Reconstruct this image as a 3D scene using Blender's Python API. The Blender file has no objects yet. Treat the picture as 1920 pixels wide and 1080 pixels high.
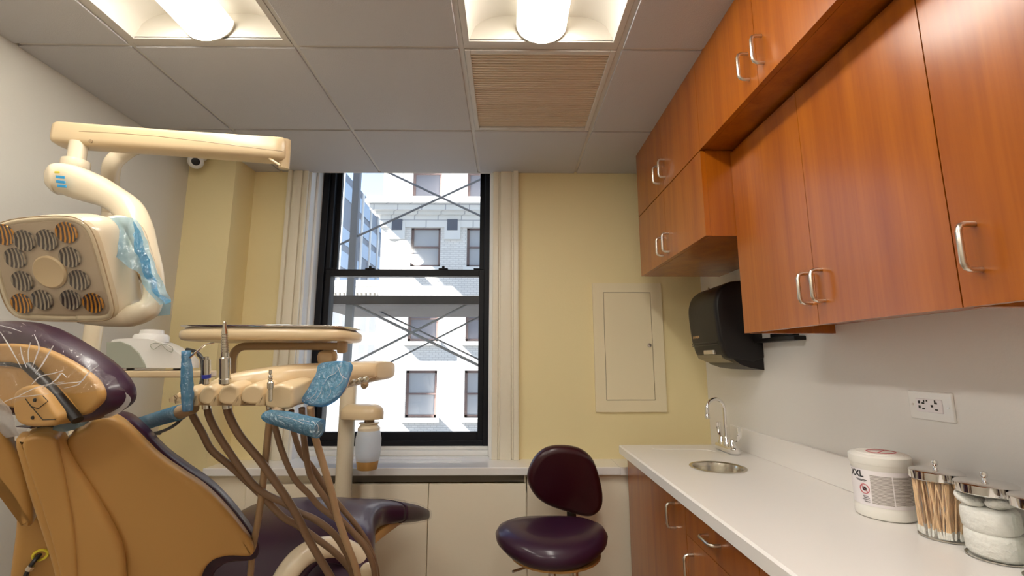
import bpy, bmesh, math, random
from mathutils import Vector, Matrix, noise
random.seed(4)
S = bpy.context.scene
COL = S.collection
PI = math.pi
V = Vector

# ------------------------------------------------------------------ camera, sky, sun, exposure
F = 860.0
TH = math.atan(138 / F)
YAW = math.radians(0.66)
Z0 = 1.39
cd = bpy.data.cameras.new('camera')
cd.sensor_width = 36.0
cd.lens = F / 1920 * 36.0
cd.clip_start = 0.02
cd.clip_end = 300
cam = bpy.data.objects.new('camera', cd)
COL.objects.link(cam)
cam.location = (0, 0, Z0)
cam.rotation_euler = (PI / 2 + TH, 0, -YAW)
S.camera = cam
S.view_settings.view_transform = 'Standard'
S.view_settings.look = 'None'
S.view_settings.gamma = 1
S.view_settings.use_curve_mapping = False
S.view_settings.exposure = 0.04
W = bpy.data.worlds.new('sky')
S.world = W
W.use_nodes = True
bg = W.node_tree.nodes['Background']
_nt = W.node_tree
_tc = _nt.nodes.new('ShaderNodeTexCoord')
_sp = _nt.nodes.new('ShaderNodeSeparateXYZ')
_cr = _nt.nodes.new('ShaderNodeValToRGB')
_nt.links.new(_tc.outputs['Generated'], _sp.inputs[0])
_nt.links.new(_sp.outputs['Z'], _cr.inputs['Fac'])
_cr.color_ramp.elements[0].position = 0.0          # hazy bright horizon ...
_cr.color_ramp.elements[0].color = (0.80, 0.91, 1.0, 1)
_cr.color_ramp.elements[1].position = 0.62         # ... deep blue overhead
_cr.color_ramp.elements[1].color = (0.14, 0.28, 0.55, 1)
_e = _cr.color_ramp.elements.new(0.36)
_e.color = (0.55, 0.74, 1.0, 1)
_nt.links.new(_cr.outputs['Color'], bg.inputs['Color'])
bg.inputs['Strength'].default_value = 1.9
sd = bpy.data.lights.new('sun', 'SUN')
sd.energy = 64
sd.angle = 0.009
sd.color = (1.0, 0.95, 0.88)
sun = bpy.data.objects.new('sun', sd)
COL.objects.link(sun)
sun.rotation_euler = V((0.72, 0.10, -0.68)).to_track_quat('-Z', 'Y').to_euler()
try:
    S.cycles.max_bounces = 10
    S.cycles.diffuse_bounces = 5
    S.cycles.transparent_max_bounces = 24
    S.cycles.sample_clamp_indirect = 4
    S.cycles.caustics_reflective = False
    S.cycles.caustics_refractive = False
except Exception:
    pass
LAMP = 27.0   # emission of the ceiling lights' baskets

# ------------------------------------------------------------------ measuring: image point -> place in the room
cR = V((math.cos(YAW), -math.sin(YAW), 0))
cF = V((math.sin(YAW) * math.cos(TH), math.cos(YAW) * math.cos(TH), math.sin(TH)))
cU = cR.cross(cF)

def P(x, y, d):
    return V((0, 0, Z0)) + (cF + cR * ((x - 960) / F) + cU * ((540 - y) / F)) * d

def on_plane(x, y, o, n):
    r = cF + cR * ((x - 960) / F) + cU * ((540 - y) / F)
    c = V((0, 0, Z0))
    return c + r * ((o - c).dot(n) / r.dot(n))

# ------------------------------------------------------------------ materials
def mat(name, col, rough=0.5, metal=0.0, spec=0.5, coat=0.0, emit=None, es=0.0, bump=0.0, bscale=60, var=0.0, vscale=6):
    m = bpy.data.materials.new(name)
    m.use_nodes = True
    nt = m.node_tree
    b = nt.nodes['Principled BSDF']
    b.inputs['Base Color'].default_value = (*col, 1)
    b.inputs['Roughness'].default_value = rough
    b.inputs['Metallic'].default_value = metal
    b.inputs['Specular IOR Level'].default_value = spec
    b.inputs['Coat Weight'].default_value = coat
    b.inputs['Coat Roughness'].default_value = 0.15
    if emit:
        b.inputs['Emission Color'].default_value = (*emit, 1)
        b.inputs['Emission Strength'].default_value = es
    tc = None
    if bump or var:
        tc = nt.nodes.new('ShaderNodeTexCoord')
    if bump:
        n = nt.nodes.new('ShaderNodeTexNoise')
        n.inputs['Scale'].default_value = bscale
        n.inputs['Detail'].default_value = 3
        nt.links.new(tc.outputs['Object'], n.inputs['Vector'])
        bp = nt.nodes.new('ShaderNodeBump')
        bp.inputs['Strength'].default_value = bump
        bp.inputs['Distance'].default_value = 0.01
        nt.links.new(n.outputs['Fac'], bp.inputs['Height'])
        nt.links.new(bp.outputs['Normal'], b.inputs['Normal'])
    if var:
        n = nt.nodes.new('ShaderNodeTexNoise')
        n.inputs['Scale'].default_value = vscale
        n.inputs['Detail'].default_value = 4
        nt.links.new(tc.outputs['Object'], n.inputs['Vector'])
        r = nt.nodes.new('ShaderNodeValToRGB')
        r.color_ramp.elements[0].position = 0.3
        r.color_ramp.elements[1].position = 0.7
        r.color_ramp.elements[0].color = (*[c * (1 - var) for c in col], 1)
        r.color_ramp.elements[1].color = (*[min(1, c * (1 + var)) for c in col], 1)
        nt.links.new(n.outputs['Fac'], r.inputs['Fac'])
        nt.links.new(r.outputs['Color'], b.inputs['Base Color'])
    return m

def wood(name, c1, c2, rough=0.3):
    m = bpy.data.materials.new(name)
    m.use_nodes = True
    nt = m.node_tree
    b = nt.nodes['Principled BSDF']
    tc = nt.nodes.new('ShaderNodeTexCoord')
    mp = nt.nodes.new('ShaderNodeMapping')
    mp.inputs['Scale'].default_value = (14, 14, 0.9)
    nt.links.new(tc.outputs['Object'], mp.inputs['Vector'])
    n = nt.nodes.new('ShaderNodeTexNoise')
    n.inputs['Scale'].default_value = 1.0
    n.inputs['Detail'].default_value = 7
    n.inputs['Distortion'].default_value = 0.5
    nt.links.new(mp.outputs['Vector'], n.inputs['Vector'])
    mp2 = nt.nodes.new('ShaderNodeMapping')
    mp2.inputs['Scale'].default_value = (110, 110, 3)
    nt.links.new(tc.outputs['Object'], mp2.inputs['Vector'])
    n2 = nt.nodes.new('ShaderNodeTexNoise')
    n2.inputs['Detail'].default_value = 3
    n2.inputs['Scale'].default_value = 1.0
    nt.links.new(mp2.outputs['Vector'], n2.inputs['Vector'])
    mx = nt.nodes.new('ShaderNodeMath')
    mx.operation = 'MULTIPLY_ADD'
    mx.inputs[1].default_value = 0.3
    nt.links.new(n2.outputs['Fac'], mx.inputs[0])
    nt.links.new(n.outputs['Fac'], mx.inputs[2])
    r = nt.nodes.new('ShaderNodeValToRGB')
    r.color_ramp.elements[0].position = 0.45
    r.color_ramp.elements[1].position = 0.85
    r.color_ramp.elements[0].color = (*c1, 1)
    r.color_ramp.elements[1].color = (*c2, 1)
    nt.links.new(mx.outputs[0], r.inputs['Fac'])
    nt.links.new(r.outputs['Color'], b.inputs['Base Color'])
    b.inputs['Roughness'].default_value = rough
    b.inputs['Specular IOR Level'].default_value = 0.12
    b.inputs['Coat Weight'].default_value = 1.0
    b.inputs['Coat IOR'].default_value = 1.52
    b.inputs['Coat Roughness'].default_value = 0.24
    return m

def film(name, tint, gloss, alpha, rough=0.12, bscale=40, bump=0.6):
    """thin plastic: lets light through, with a glossy wrinkled skin"""
    m = bpy.data.materials.new(name)
    m.use_nodes = True
    nt = m.node_tree
    nt.nodes.clear()
    out = nt.nodes.new('ShaderNodeOutputMaterial')
    tr = nt.nodes.new('ShaderNodeBsdfTransparent')
    tr.inputs['Color'].default_value = (*tint, 1)
    gl = nt.nodes.new('ShaderNodeBsdfGlossy')
    gl.inputs['Roughness'].default_value = rough
    df = nt.nodes.new('ShaderNodeBsdfDiffuse')
    df.inputs['Color'].default_value = (*tint, 1)
    tl = nt.nodes.new('ShaderNodeBsdfTranslucent')
    tl.inputs['Color'].default_value = (*tint, 1)
    a0 = nt.nodes.new('ShaderNodeMixShader')
    a0.inputs['Fac'].default_value = 0.5
    nt.links.new(df.outputs[0], a0.inputs[1])
    nt.links.new(tl.outputs[0], a0.inputs[2])
    a = nt.nodes.new('ShaderNodeMixShader')
    a.inputs['Fac'].default_value = alpha
    nt.links.new(tr.outputs[0], a.inputs[1])
    nt.links.new(a0.outputs[0], a.inputs[2])
    b = nt.nodes.new('ShaderNodeMixShader')
    b.inputs['Fac'].default_value = gloss
    nt.links.new(a.outputs[0], b.inputs[1])
    nt.links.new(gl.outputs[0], b.inputs[2])
    nt.links.new(b.outputs[0], out.inputs['Surface'])
    tc = nt.nodes.new('ShaderNodeTexCoord')
    n = nt.nodes.new('ShaderNodeTexNoise')
    n.inputs['Scale'].default_value = bscale
    n.inputs['Detail'].default_value = 4
    n.inputs['Distortion'].default_value = 1.5
    nt.links.new(tc.outputs['Object'], n.inputs['Vector'])
    bp = nt.nodes.new('ShaderNodeBump')
    bp.inputs['Strength'].default_value = bump
    bp.inputs['Distance'].default_value = 0.02
    nt.links.new(n.outputs['Fac'], bp.inputs['Height'])
    nt.links.new(bp.outputs['Normal'], gl.inputs['Normal'])
    return m

def brick(name, c1, c2, mortar, sx, bw=0.22, bh=0.075, ms=0.008):
    m = bpy.data.materials.new(name)
    m.use_nodes = True
    nt = m.node_tree
    b = nt.nodes['Principled BSDF']
    b.inputs['Roughness'].default_value = 0.9
    tc = nt.nodes.new('ShaderNodeTexCoord')
    sp = nt.nodes.new('ShaderNodeSeparateXYZ')
    nt.links.new(tc.outputs['Object'], sp.inputs[0])
    ad = nt.nodes.new('ShaderNodeMath')
    nt.links.new(sp.outputs['X'], ad.inputs[0])
    nt.links.new(sp.outputs['Y'], ad.inputs[1])
    cb = nt.nodes.new('ShaderNodeCombineXYZ')
    nt.links.new(ad.outputs[0], cb.inputs['X'])
    nt.links.new(sp.outputs['Z'], cb.inputs['Y'])
    t = nt.nodes.new('ShaderNodeTexBrick')
    t.inputs['Color1'].default_value = (*c1, 1)
    t.inputs['Color2'].default_value = (*c2, 1)
    t.inputs['Mortar'].default_value = (*mortar, 1)
    t.inputs['Scale'].default_value = 1
    t.inputs['Mortar Size'].default_value = ms
    t.inputs['Brick Width'].default_value = bw
    t.inputs['Row Height'].default_value = bh
    nt.links.new(cb.outputs[0], t.inputs['Vector'])
    nt.links.new(t.outputs['Color'], b.inputs['Base Color'])
    return m

def stripes(name, c1, c2, axis, scale, rough=0.3, metal=0.0, sharp=0.5):
    m = bpy.data.materials.new(name)
    m.use_nodes = True
    nt = m.node_tree
    b = nt.nodes['Principled BSDF']
    b.inputs['Roughness'].default_value = rough
    b.inputs['Metallic'].default_value = metal
    tc = nt.nodes.new('ShaderNodeTexCoord')
    w = nt.nodes.new('ShaderNodeTexWave')
    w.bands_direction = axis
    w.inputs['Scale'].default_value = scale
    w.inputs['Distortion'].default_value = 2.5
    w.inputs['Detail'].default_value = 1
    nt.links.new(tc.outputs['Object'], w.inputs['Vector'])
    r = nt.nodes.new('ShaderNodeValToRGB')
    r.color_ramp.elements[0].position = max(0, sharp - 0.15)
    r.color_ramp.elements[1].position = min(1, sharp + 0.15)
    r.color_ramp.elements[0].color = (*c1, 1)
    r.color_ramp.elements[1].color = (*c2, 1)
    nt.links.new(w.outputs['Fac'], r.inputs['Fac'])
    nt.links.new(r.outputs['Color'], b.inputs['Base Color'])
    return m

M = {}
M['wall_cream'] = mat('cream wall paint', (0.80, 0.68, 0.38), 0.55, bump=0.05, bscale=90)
M['wall_left'] = mat('left wall cream as lit', (0.62, 0.59, 0.52), 0.5, bump=0.05, bscale=90)  # same cream paint; this wall's whiter light is put into the colour
M['wall_right'] = mat('right wall cream as lit', (0.82, 0.80, 0.77), 0.5, bump=0.05, bscale=90)  # also the cream paint, with the greyer light on this side coloured in
M['white'] = mat('white trim paint', (0.84, 0.83, 0.80), 0.35)
M['casing'] = mat('ivory casing paint', (0.80, 0.74, 0.60), 0.35)
M['panelc'] = mat('access panel paint', (0.80, 0.70, 0.48), 0.35)
M['sill'] = mat('white sill', (0.84, 0.83, 0.82), 0.16, coat=0.6)
M['panel'] = mat('cream panel paint', (0.90, 0.82, 0.66), 0.35)
M['tile'] = mat('ceiling tile', (0.53, 0.525, 0.54), 0.9, bump=0.15, bscale=220)
M['grid'] = mat('ceiling grid', (0.60, 0.57, 0.53), 0.5)
M['vent'] = mat('vent paint', (0.76, 0.66, 0.52), 0.5)
M['floor'] = mat('floor vinyl', (0.34, 0.28, 0.22), 0.4, var=0.15)
M['wood'] = wood('cherry veneer', (0.26, 0.058, 0.0018), (0.39, 0.108, 0.0035), 0.4)
M['gap'] = mat('shadow gap', (0.015, 0.008, 0.005), 0.9)
M['nickel'] = mat('satin nickel', (0.72, 0.66, 0.58), 0.28, 1.0)
M['chrome'] = mat('chrome', (0.85, 0.84, 0.83), 0.06, 1.0)
M['steel'] = mat('brushed steel', (0.60, 0.56, 0.48), 0.22, 1.0)
M['counter'] = mat('white solid surface', (0.90, 0.87, 0.84), 0.28, coat=0.1)
M['black'] = mat('black frame', (0.005, 0.005, 0.008), 0.45, spec=0.25)
M['blackp'] = mat('black plastic', (0.008, 0.006, 0.006), 0.38, spec=0.35)
M['blackm'] = mat('dark grey plastic', (0.035, 0.03, 0.024), 0.45)
M['smoke'] = mat('smoky window', (0.25, 0.21, 0.13), 0.4)
M['tan'] = mat('tan chair plastic', (0.47, 0.26, 0.078), 0.40)
M['cream'] = mat('cream unit plastic', (0.66, 0.51, 0.31), 0.28, coat=0.15)
M['creamn'] = mat('darker holder notch plastic', (0.50, 0.37, 0.21), 0.4)
M['creaml'] = mat('light cream plastic', (0.74, 0.64, 0.47), 0.25, coat=0.2)
M['creamd'] = mat('brown unit plastic', (0.36, 0.25, 0.14), 0.4)
M['purple'] = mat('purple vinyl', (0.030, 0.006, 0.024), 0.42, spec=0.3, coat=0.35, bump=0.03, bscale=300)
M['burg'] = mat('burgundy vinyl', (0.032, 0.003, 0.008), 0.32, coat=0.1, bump=0.03, bscale=300)
M['hose'] = mat('brown hose', (0.17, 0.10, 0.055), 0.4)
M['hosel'] = mat('tan hose', (0.34, 0.22, 0.12), 0.4)
M['cord'] = mat('black cord', (0.02, 0.018, 0.02), 0.4)
M['plastic_w'] = mat('white plastic', (0.84, 0.83, 0.80), 0.28, coat=0.15)
M['grey'] = mat('grey green plastic', (0.33, 0.35, 0.29), 0.4)
M['tub'] = mat('white tub plastic', (0.85, 0.83, 0.77), 0.35)
M['label'] = mat('label paper', (0.86, 0.82, 0.84), 0.4)
M['print'] = stripes('fine print', (0.72, 0.68, 0.66), (0.30, 0.27, 0.25), 'Z', 90, 0.5, sharp=0.35)
M['ink'] = mat('black ink', (0.02, 0.02, 0.025), 0.5)
M['red'] = mat('red ink', (0.55, 0.10, 0.12), 0.5)
M['stick'] = mat('birch sticks', (0.80, 0.54, 0.31), 0.6, var=0.15, vscale=30)
M['cotton'] = mat('cotton', (0.90, 0.88, 0.84), 0.95, bump=0.6, bscale=80)
M['gold'] = mat('gold print', (0.45, 0.27, 0.12), 0.4)
M['blue'] = film('blue barrier film', (0.15, 0.46, 0.72), 0.15, 0.45, 0.12, 60, 1.0)
M['bluel'] = film('pale blue barrier film', (0.48, 0.72, 0.90), 0.08, 0.35, 0.12, 25, 0.5)
M['clear'] = film('clear plastic wrap', (0.97, 0.97, 0.97), 0.055, 0.03, 0.10, 22, 1.0)
M['milk'] = film('clouded plastic wrap', (0.95, 0.94, 0.95), 0.10, 0.55, 0.2, 22, 1.0)
M['lens'] = film('lamp lens', (0.97, 0.95, 0.90), 0.07, 0.05, 0.03, 3, 0.05)
M['pane'] = film('window pane', (0.96, 0.98, 1.0), 0.035, 0.0, 0.0, 1, 0.0)
M['jar'] = film('jar glass', (0.98, 0.99, 0.98), 0.055, 0.01, 0.02, 2, 0.05)
M['bottle'] = film('frosted bottle', (0.90, 0.95, 1.0), 0.04, 0.72, 0.3, 5, 0.05)
M['amber'] = stripes('amber reflector', (0.03, 0.008, 0.004), (0.70, 0.30, 0.01), 'X', 34, 0.15, 0.2, 0.6)
M['darkref'] = stripes('dark reflector', (0.025, 0.012, 0.012), (0.42, 0.36, 0.28), 'X', 34, 0.15, 0.3, 0.6)
M['refbed'] = mat('reflector bed', (0.52, 0.42, 0.31), 0.3, coat=0.2)
M['glow'] = mat('lit diffuser', (1, 1, 1), 0.5, emit=(1.0, 0.95, 0.86), es=LAMP)
def glow_profile(m, side, down):
    # the perforated basket sends most of its light straight down
    nt = m.node_tree
    b = nt.nodes['Principled BSDF']
    g = nt.nodes.new('ShaderNodeNewGeometry')
    sp = nt.nodes.new('ShaderNodeSeparateXYZ')
    nt.links.new(g.outputs['Normal'], sp.inputs[0])
    mr = nt.nodes.new('ShaderNodeMapRange')
    mr.interpolation_type = 'SMOOTHSTEP'
    mr.inputs['From Min'].default_value = -0.15
    mr.inputs['From Max'].default_value = -1.0
    mr.inputs['To Min'].default_value = side
    mr.inputs['To Max'].default_value = down
    nt.links.new(sp.outputs['Z'], mr.inputs['Value'])
    nt.links.new(mr.outputs[0], b.inputs['Emission Strength'])
    b.inputs['Base Color'].default_value = (.8, .78, .74, 1)
glow_profile(M['glow'], 1.8, LAMP)
M['pan'] = mat('light pan enamel', (0.70, 0.66, 0.58), 0.5)
M['sticker'] = mat('blue sticker', (0.03, 0.32, 0.65), 0.4)
M['yellow'] = mat('yellow sticker', (0.75, 0.62, 0.05), 0.4)
M['dark_hole'] = mat('dark slot', (0.02, 0.018, 0.016), 0.8)
M['grille'] = mat('grey grille', (0.22, 0.19, 0.15), 0.6)
M['asphalt'] = mat('street asphalt', (0.05, 0.052, 0.056), 0.9)
M['brick'] = brick('painted white brick', (0.84, 0.80, 0.75), (0.76, 0.72, 0.67), (0.60, 0.57, 0.54), 1, 0.24, 0.085, 0.012)
M['stone'] = brick('pale stone blocks', (0.80, 0.78, 0.74), (0.76, 0.74, 0.70), (0.4, 0.4, 0.42), 1, 0.95, 0.55, 0.02)
M['stonep'] = mat('pale stone', (0.78, 0.76, 0.72), 0.9)
M['fwin'] = mat('far window frame', (0.19, 0.13, 0.12), 0.6)
M['fglass'] = mat('far window blind', (0.42, 0.43, 0.45), 0.4)
M['fglassd'] = mat('far window glass', (0.20, 0.20, 0.23), 0.2)
M['curtain'] = mat('dark curtain wall', (0.10, 0.11, 0.14), 0.35)
M['cglass'] = mat('curtain wall pane', (0.25, 0.32, 0.42), 0.15)
M['galv'] = mat('galvanised steel', (0.20, 0.21, 0.24), 0.6)
M['beam'] = mat('dark steel beam', (0.03, 0.027, 0.033), 0.6)
M['navy'] = mat('blue ring', (0.02, 0.03, 0.30), 0.4)

# ------------------------------------------------------------------ mesh tools
def thing(name, label, cat, loc, group=None):
    o = bpy.data.objects.new(name, None)
    o.empty_display_size = 0.05
    COL.objects.link(o)
    o.location = loc
    o['label'] = label
    o['category'] = cat
    if group:
        o['group'] = group
    return o

def tag(o, label, cat, group=None, kind=None):
    o['label'] = label
    o['category'] = cat
    if group:
        o['group'] = group
    if kind:
        o['kind'] = kind
    return o

def wloc(o):
    l = V((0, 0, 0))
    while o:
        l = l + o.location
        o = o.parent
    return l

def obj(name, bm, m, parent=None, smooth=False, origin=None, sub=0, label=None, angle=40):
    """links the bmesh (in room coordinates) as ONE mesh object, under its parent"""
    bmesh.ops.recalc_face_normals(bm, faces=bm.faces)
    base = wloc(parent) if parent else V((0, 0, 0))
    if origin is None:
        origin = base if parent else V((0, 0, 0))
    origin = V(origin)
    bmesh.ops.translate(bm, vec=-origin, verts=bm.verts)
    me = bpy.data.meshes.new(name)
    bm.to_mesh(me)
    bm.free()
    for mm in (m if isinstance(m, (list, tuple)) else [m]):
        me.materials.append(M[mm] if isinstance(mm, str) else mm)
    o = bpy.data.objects.new(name, me)
    COL.objects.link(o)
    o.parent = parent
    o.location = origin - base
    if smooth:
        for p in me.polygons:
            p.use_smooth = len(p.vertices) <= 8
        if angle:
            try:
                me.set_sharp_from_angle(angle=math.radians(angle))
            except Exception:
                pass
    if sub:
        s = o.modifiers.new('sub', 'SUBSURF')
        s.levels = s.render_levels = sub
    if label:
        o['label'] = label
    return o

def struct(name, bm, m, parent=None, smooth=False, label=None):
    o = obj(name, bm, m, parent, smooth)
    if not parent:
        o['kind'] = 'structure'
        if label:
            o['label'] = label
    return o

def B():
    return bmesh.new()

def box(bm, a, b, bev=0.0, seg=2, mi=0):
    a = V(a); b = V(b)
    r = bmesh.ops.create_cube(bm, size=1)
    vs = r['verts']
    c = (a + b) / 2
    d = b - a
    for v in vs:
        v.co = V((c.x + v.co.x * d.x, c.y + v.co.y * d.y, c.z + v.co.z * d.z))
    fs = set(f for v in vs for f in v.link_faces)
    for f in fs:
        f.material_index = mi
    if bev:
        es = set(e for v in vs for e in v.link_edges)
        bmesh.ops.bevel(bm, geom=list(es), offset=bev, segments=seg, profile=0.5, affect='EDGES')
    return bm

def bx(a, b, bev=0.0, seg=2):
    return box(B(), a, b, bev, seg)

def frame_of(n):
    n = n.normalized()
    a = V((0, 0, 1)) if abs(n.z) < 0.9 else V((1, 0, 0))
    u = n.cross(a).normalized()
    return u, n.cross(u)

def ring_mesh(bm, rings, closed=True, cap0=True, cap1=True, mi=0):
    vr = [[bm.verts.new(p) for p in r] for r in rings]
    k = len(vr[0])
    for i in range(len(vr) - 1):
        for j in range(k if closed else k - 1):
            j2 = (j + 1) % k
            try:
                f = bm.faces.new((vr[i][j], vr[i][j2], vr[i + 1][j2], vr[i + 1][j]))
                f.material_index = mi
            except ValueError:
                pass
    if closed and cap0:
        bm.faces.new(vr[0]).material_index = mi
    if closed and cap1:
        bm.faces.new(list(reversed(vr[-1]))).material_index = mi
    return bm

def lathe(bm, c, prof, n=28, axis=V((0, 0, 1)), cap0=True, cap1=True, mi=0, sx=1.0):
    u, w = frame_of(axis)
    ax = axis.normalized()
    rings = []
    for r, h in prof:
        r = max(r, 1e-5)
        rings.append([V(c) + ax * h + (u * math.cos(2 * PI * k / n) * sx + w * math.sin(2 * PI * k / n)) * r for k in range(n)])
    return ring_mesh(bm, rings, cap0=cap0, cap1=cap1, mi=mi)

def smooth_path(pts, n=8, closed=False):
    pts = [V(p) for p in pts]
    m = len(pts)
    out = []
    rng = range(m if closed else m - 1)
    for i in rng:
        if closed:
            p0, p1, p2, p3 = pts[(i - 1) % m], pts[i], pts[(i + 1) % m], pts[(i + 2) % m]
        else:
            p0, p1, p2, p3 = pts[max(i - 1, 0)], pts[i], pts[i + 1], pts[min(i + 2, m - 1)]
        for k in range(n):
            t = k / n
            t2, t3 = t * t, t * t * t
            out.append(0.5 * ((2 * p1) + (p2 - p0) * t + (2 * p0 - 5 * p1 + 4 * p2 - p3) * t2 + (3 * p1 - p0 - 3 * p2 + p3) * t3))
    if not closed:
        out.append(pts[-1])
    return out

def tube(bm, pts, r, n=12, sm=6, flat=1.0, up=None, mi=0):
    """pts: points, r: radius or one per point"""
    if isinstance(r, (int, float)):
        rr = [r] * len(pts)
    else:
        rr = list(r)
    if sm:
        q = smooth_path(pts, sm)
        rs = []
        for i in range(len(pts) - 1):
            for k in range(sm):
                rs.append(rr[i] + (rr[i + 1] - rr[i]) * k / sm)
        rs.append(rr[-1])
    else:
        q = [V(p) for p in pts]
        rs = rr
    rings = []
    u = None
    for i, p in enumerate(q):
        t = (q[min(i + 1, len(q) - 1)] - q[max(i - 1, 0)]).normalized()
        if u is None:
            if up:
                u = (V(up) - t * t.dot(V(up))).normalized()
            else:
                u, _ = frame_of(t)
        else:
            u = (u - t * t.dot(u)).normalized()
        w = t.cross(u)
        rings.append([p + (u * math.cos(2 * PI * k / n) + w * math.sin(2 * PI * k / n) * flat) * rs[i] for k in range(n)])
    return ring_mesh(bm, rings, mi=mi)

def puff(bm, outline, n, prof, sm=5, mi=0):
    """a solid from a flat outline: prof = list of (inset, distance along n)"""
    n = V(n).normalized()
    pts = smooth_path(outline, sm, True) if sm else [V(p) for p in outline]
    c = sum(pts, V((0, 0, 0))) / len(pts)
    pts = [p - n * (p - c).dot(n) for p in pts]
    area = V((0, 0, 0))
    for i in range(len(pts)):
        area += (pts[i] - c).cross(pts[(i + 1) % len(pts)] - c)
    sg = 1 if area.dot(n) > 0 else -1
    rings = []
    k = len(pts)
    nrm = []
    for i in range(k):
        t = (pts[(i + 1) % k] - pts[(i - 1) % k]).normalized()
        nrm.append(n.cross(t) * sg)
    prof = [(prof[0][0] + .0025, prof[0][1])] + list(prof) + [(prof[-1][0] + .0025, prof[-1][1])]
    for ins, d in prof:
        rings.append([pts[i] + nrm[i] * ins + n * d for i in range(k)])
    return ring_mesh(bm, rings, mi=mi)

def rounded(t, r, steps=4):
    """profile of a slab of thickness t with edge radius r"""
    out = []
    for i in range(steps + 1):
        a = PI / 2 * i / steps
        out.append((r - r * math.sin(a), r - r * math.cos(a)))
    for i in range(steps + 1):
        a = PI / 2 * i / steps
        out.append((r - r * math.cos(a), t - r + r * math.sin(a)))
    return out

def sheet(bm, A, Bp, n=16, m=8, amp=0.004, freq=25, seed=0, bulge=0.0, nrm=V((0, -1, 0))):
    """a thin wrinkled sheet spanned between two lines of points"""
    a = smooth_path(A, 6)
    b = smooth_path(Bp, 6)
    def at(l, t):
        x = t * (len(l) - 1)
        i = min(int(x), len(l) - 2)
        return l[i].lerp(l[i + 1], x - i)
    g = []
    for i in range(n + 1):
        row = []
        for j in range(m + 1):
            s = j / m
            p = at(a, i / n).lerp(at(b, i / n), s)
            q = p * freq + V((seed * 3.1, seed, 0))
            p = p + nrm * (amp * noise.noise(q) * 2 + amp * abs(noise.noise(q * 2.3)) + bulge * math.sin(PI * s))
            row.append(bm.verts.new(p))
        g.append(row)
    for i in range(n):
        for j in range(m):
            bm.faces.new((g[i][j], g[i][j + 1], g[i + 1][j + 1], g[i + 1][j]))
    return bm

def text_mesh(txt, size, place):
    """letters as a flat mesh; place(x, y) -> point"""
    cu = bpy.data.curves.new('lettering', 'FONT')
    cu.body = txt
    cu.size = size
    cu.align_x = 'CENTER'
    cu.offset = size * 0.03
    ob = bpy.data.objects.new('lettering', cu)
    COL.objects.link(ob)
    dg = bpy.context.evaluated_depsgraph_get()
    me = bpy.data.meshes.new_from_object(ob.evaluated_get(dg))
    bm = B()
    bm.from_mesh(me)
    bpy.data.objects.remove(ob)
    bpy.data.meshes.remove(me)
    for v in bm.verts:
        v.co = place(v.co.x, v.co.y)
    return bm

# ------------------------------------------------------------------ the room
XL, XR, YB, YN, ZC = -1.845, 1.18, 2.74, -2.0, 2.57
OX0, OX1, OZ0, OZ1 = -1.235, -0.085, 0.84, 2.76      # window opening
struct('floor', bx((XL - .1, YN - .1, -.06), (XR + .1, YB + .3, 0)), 'floor')
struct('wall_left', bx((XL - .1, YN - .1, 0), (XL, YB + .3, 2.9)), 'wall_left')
struct('wall_right', bx((XR, YN - .1, 0), (XR + .1, YB + .3, 2.9)), 'wall_right')
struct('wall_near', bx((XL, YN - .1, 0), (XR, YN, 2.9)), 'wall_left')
bm = B()
box(bm, (XL, YB, 0), (OX0, YB + .3, 2.9))
box(bm, (OX1, YB, 0), (XR, YB + .3, 2.9))
box(bm, (OX0, YB, 0), (OX1, YB + .3, OZ0 - .01))
box(bm, (OX0, YB, OZ1), (OX1, YB + .3, 2.9))
struct('wall_back', bm, 'wall_cream')
struct('wall_corner', bx((XL, 2.54, 0), (-1.575, YB, ZC)), 'wall_cream', label='boxed pipe chase in the far left corner')
bm = B()
box(bm, (XL, YN, 2.86), (XR, YB + .3, 2.9))
struct('wall_top', bm, 'white')
# ceiling: lay-in tiles and the T grid between them
T = 0.615
GX = [-1.845, -1.412, -0.797, -0.176, 0.431, 1.18]
GY = [2.74, 2.208, 1.576, 0.955, 0.335, -0.285, -0.905, -1.525, -2.0]
LIGHTS = {(1, 2), (1, 3), (3, 2), (3, 3), (1, 5), (1, 6), (3, 5), (3, 6)}
VENT = (3, 1)
bm = B()
for i in range(5):
    for j in range(8):
        if (i, j) in LIGHTS or (i, j) == VENT:
            continue
        box(bm, (GX[i] + (.008 if i else 0), GY[j + 1] + .008, ZC - .007), (GX[i + 1] - (.008 if i < 4 else 0), GY[j] - (.008 if j else 0), ZC + .02), 0.0025, 2)
cl = struct('ceiling', bm, 'tile')
bm = B()
for x in GX[1:-1]:
    box(bm, (x - .011, YN, ZC + .0), (x + .011, YB, ZC + .008), 0.001, 1)
for y in GY[1:-1]:
    for i in range(5):
        box(bm, (GX[i] + .011, y - .011, ZC + .0), (GX[i + 1] - .011, y + .011, ZC + .008), 0.001, 1)
box(bm, (-1.24, YB, ZC - .006), (-.08, YB + .012, ZC + .03))
struct('trim_1', bm, 'grid', label='ceiling grid bars')

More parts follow.
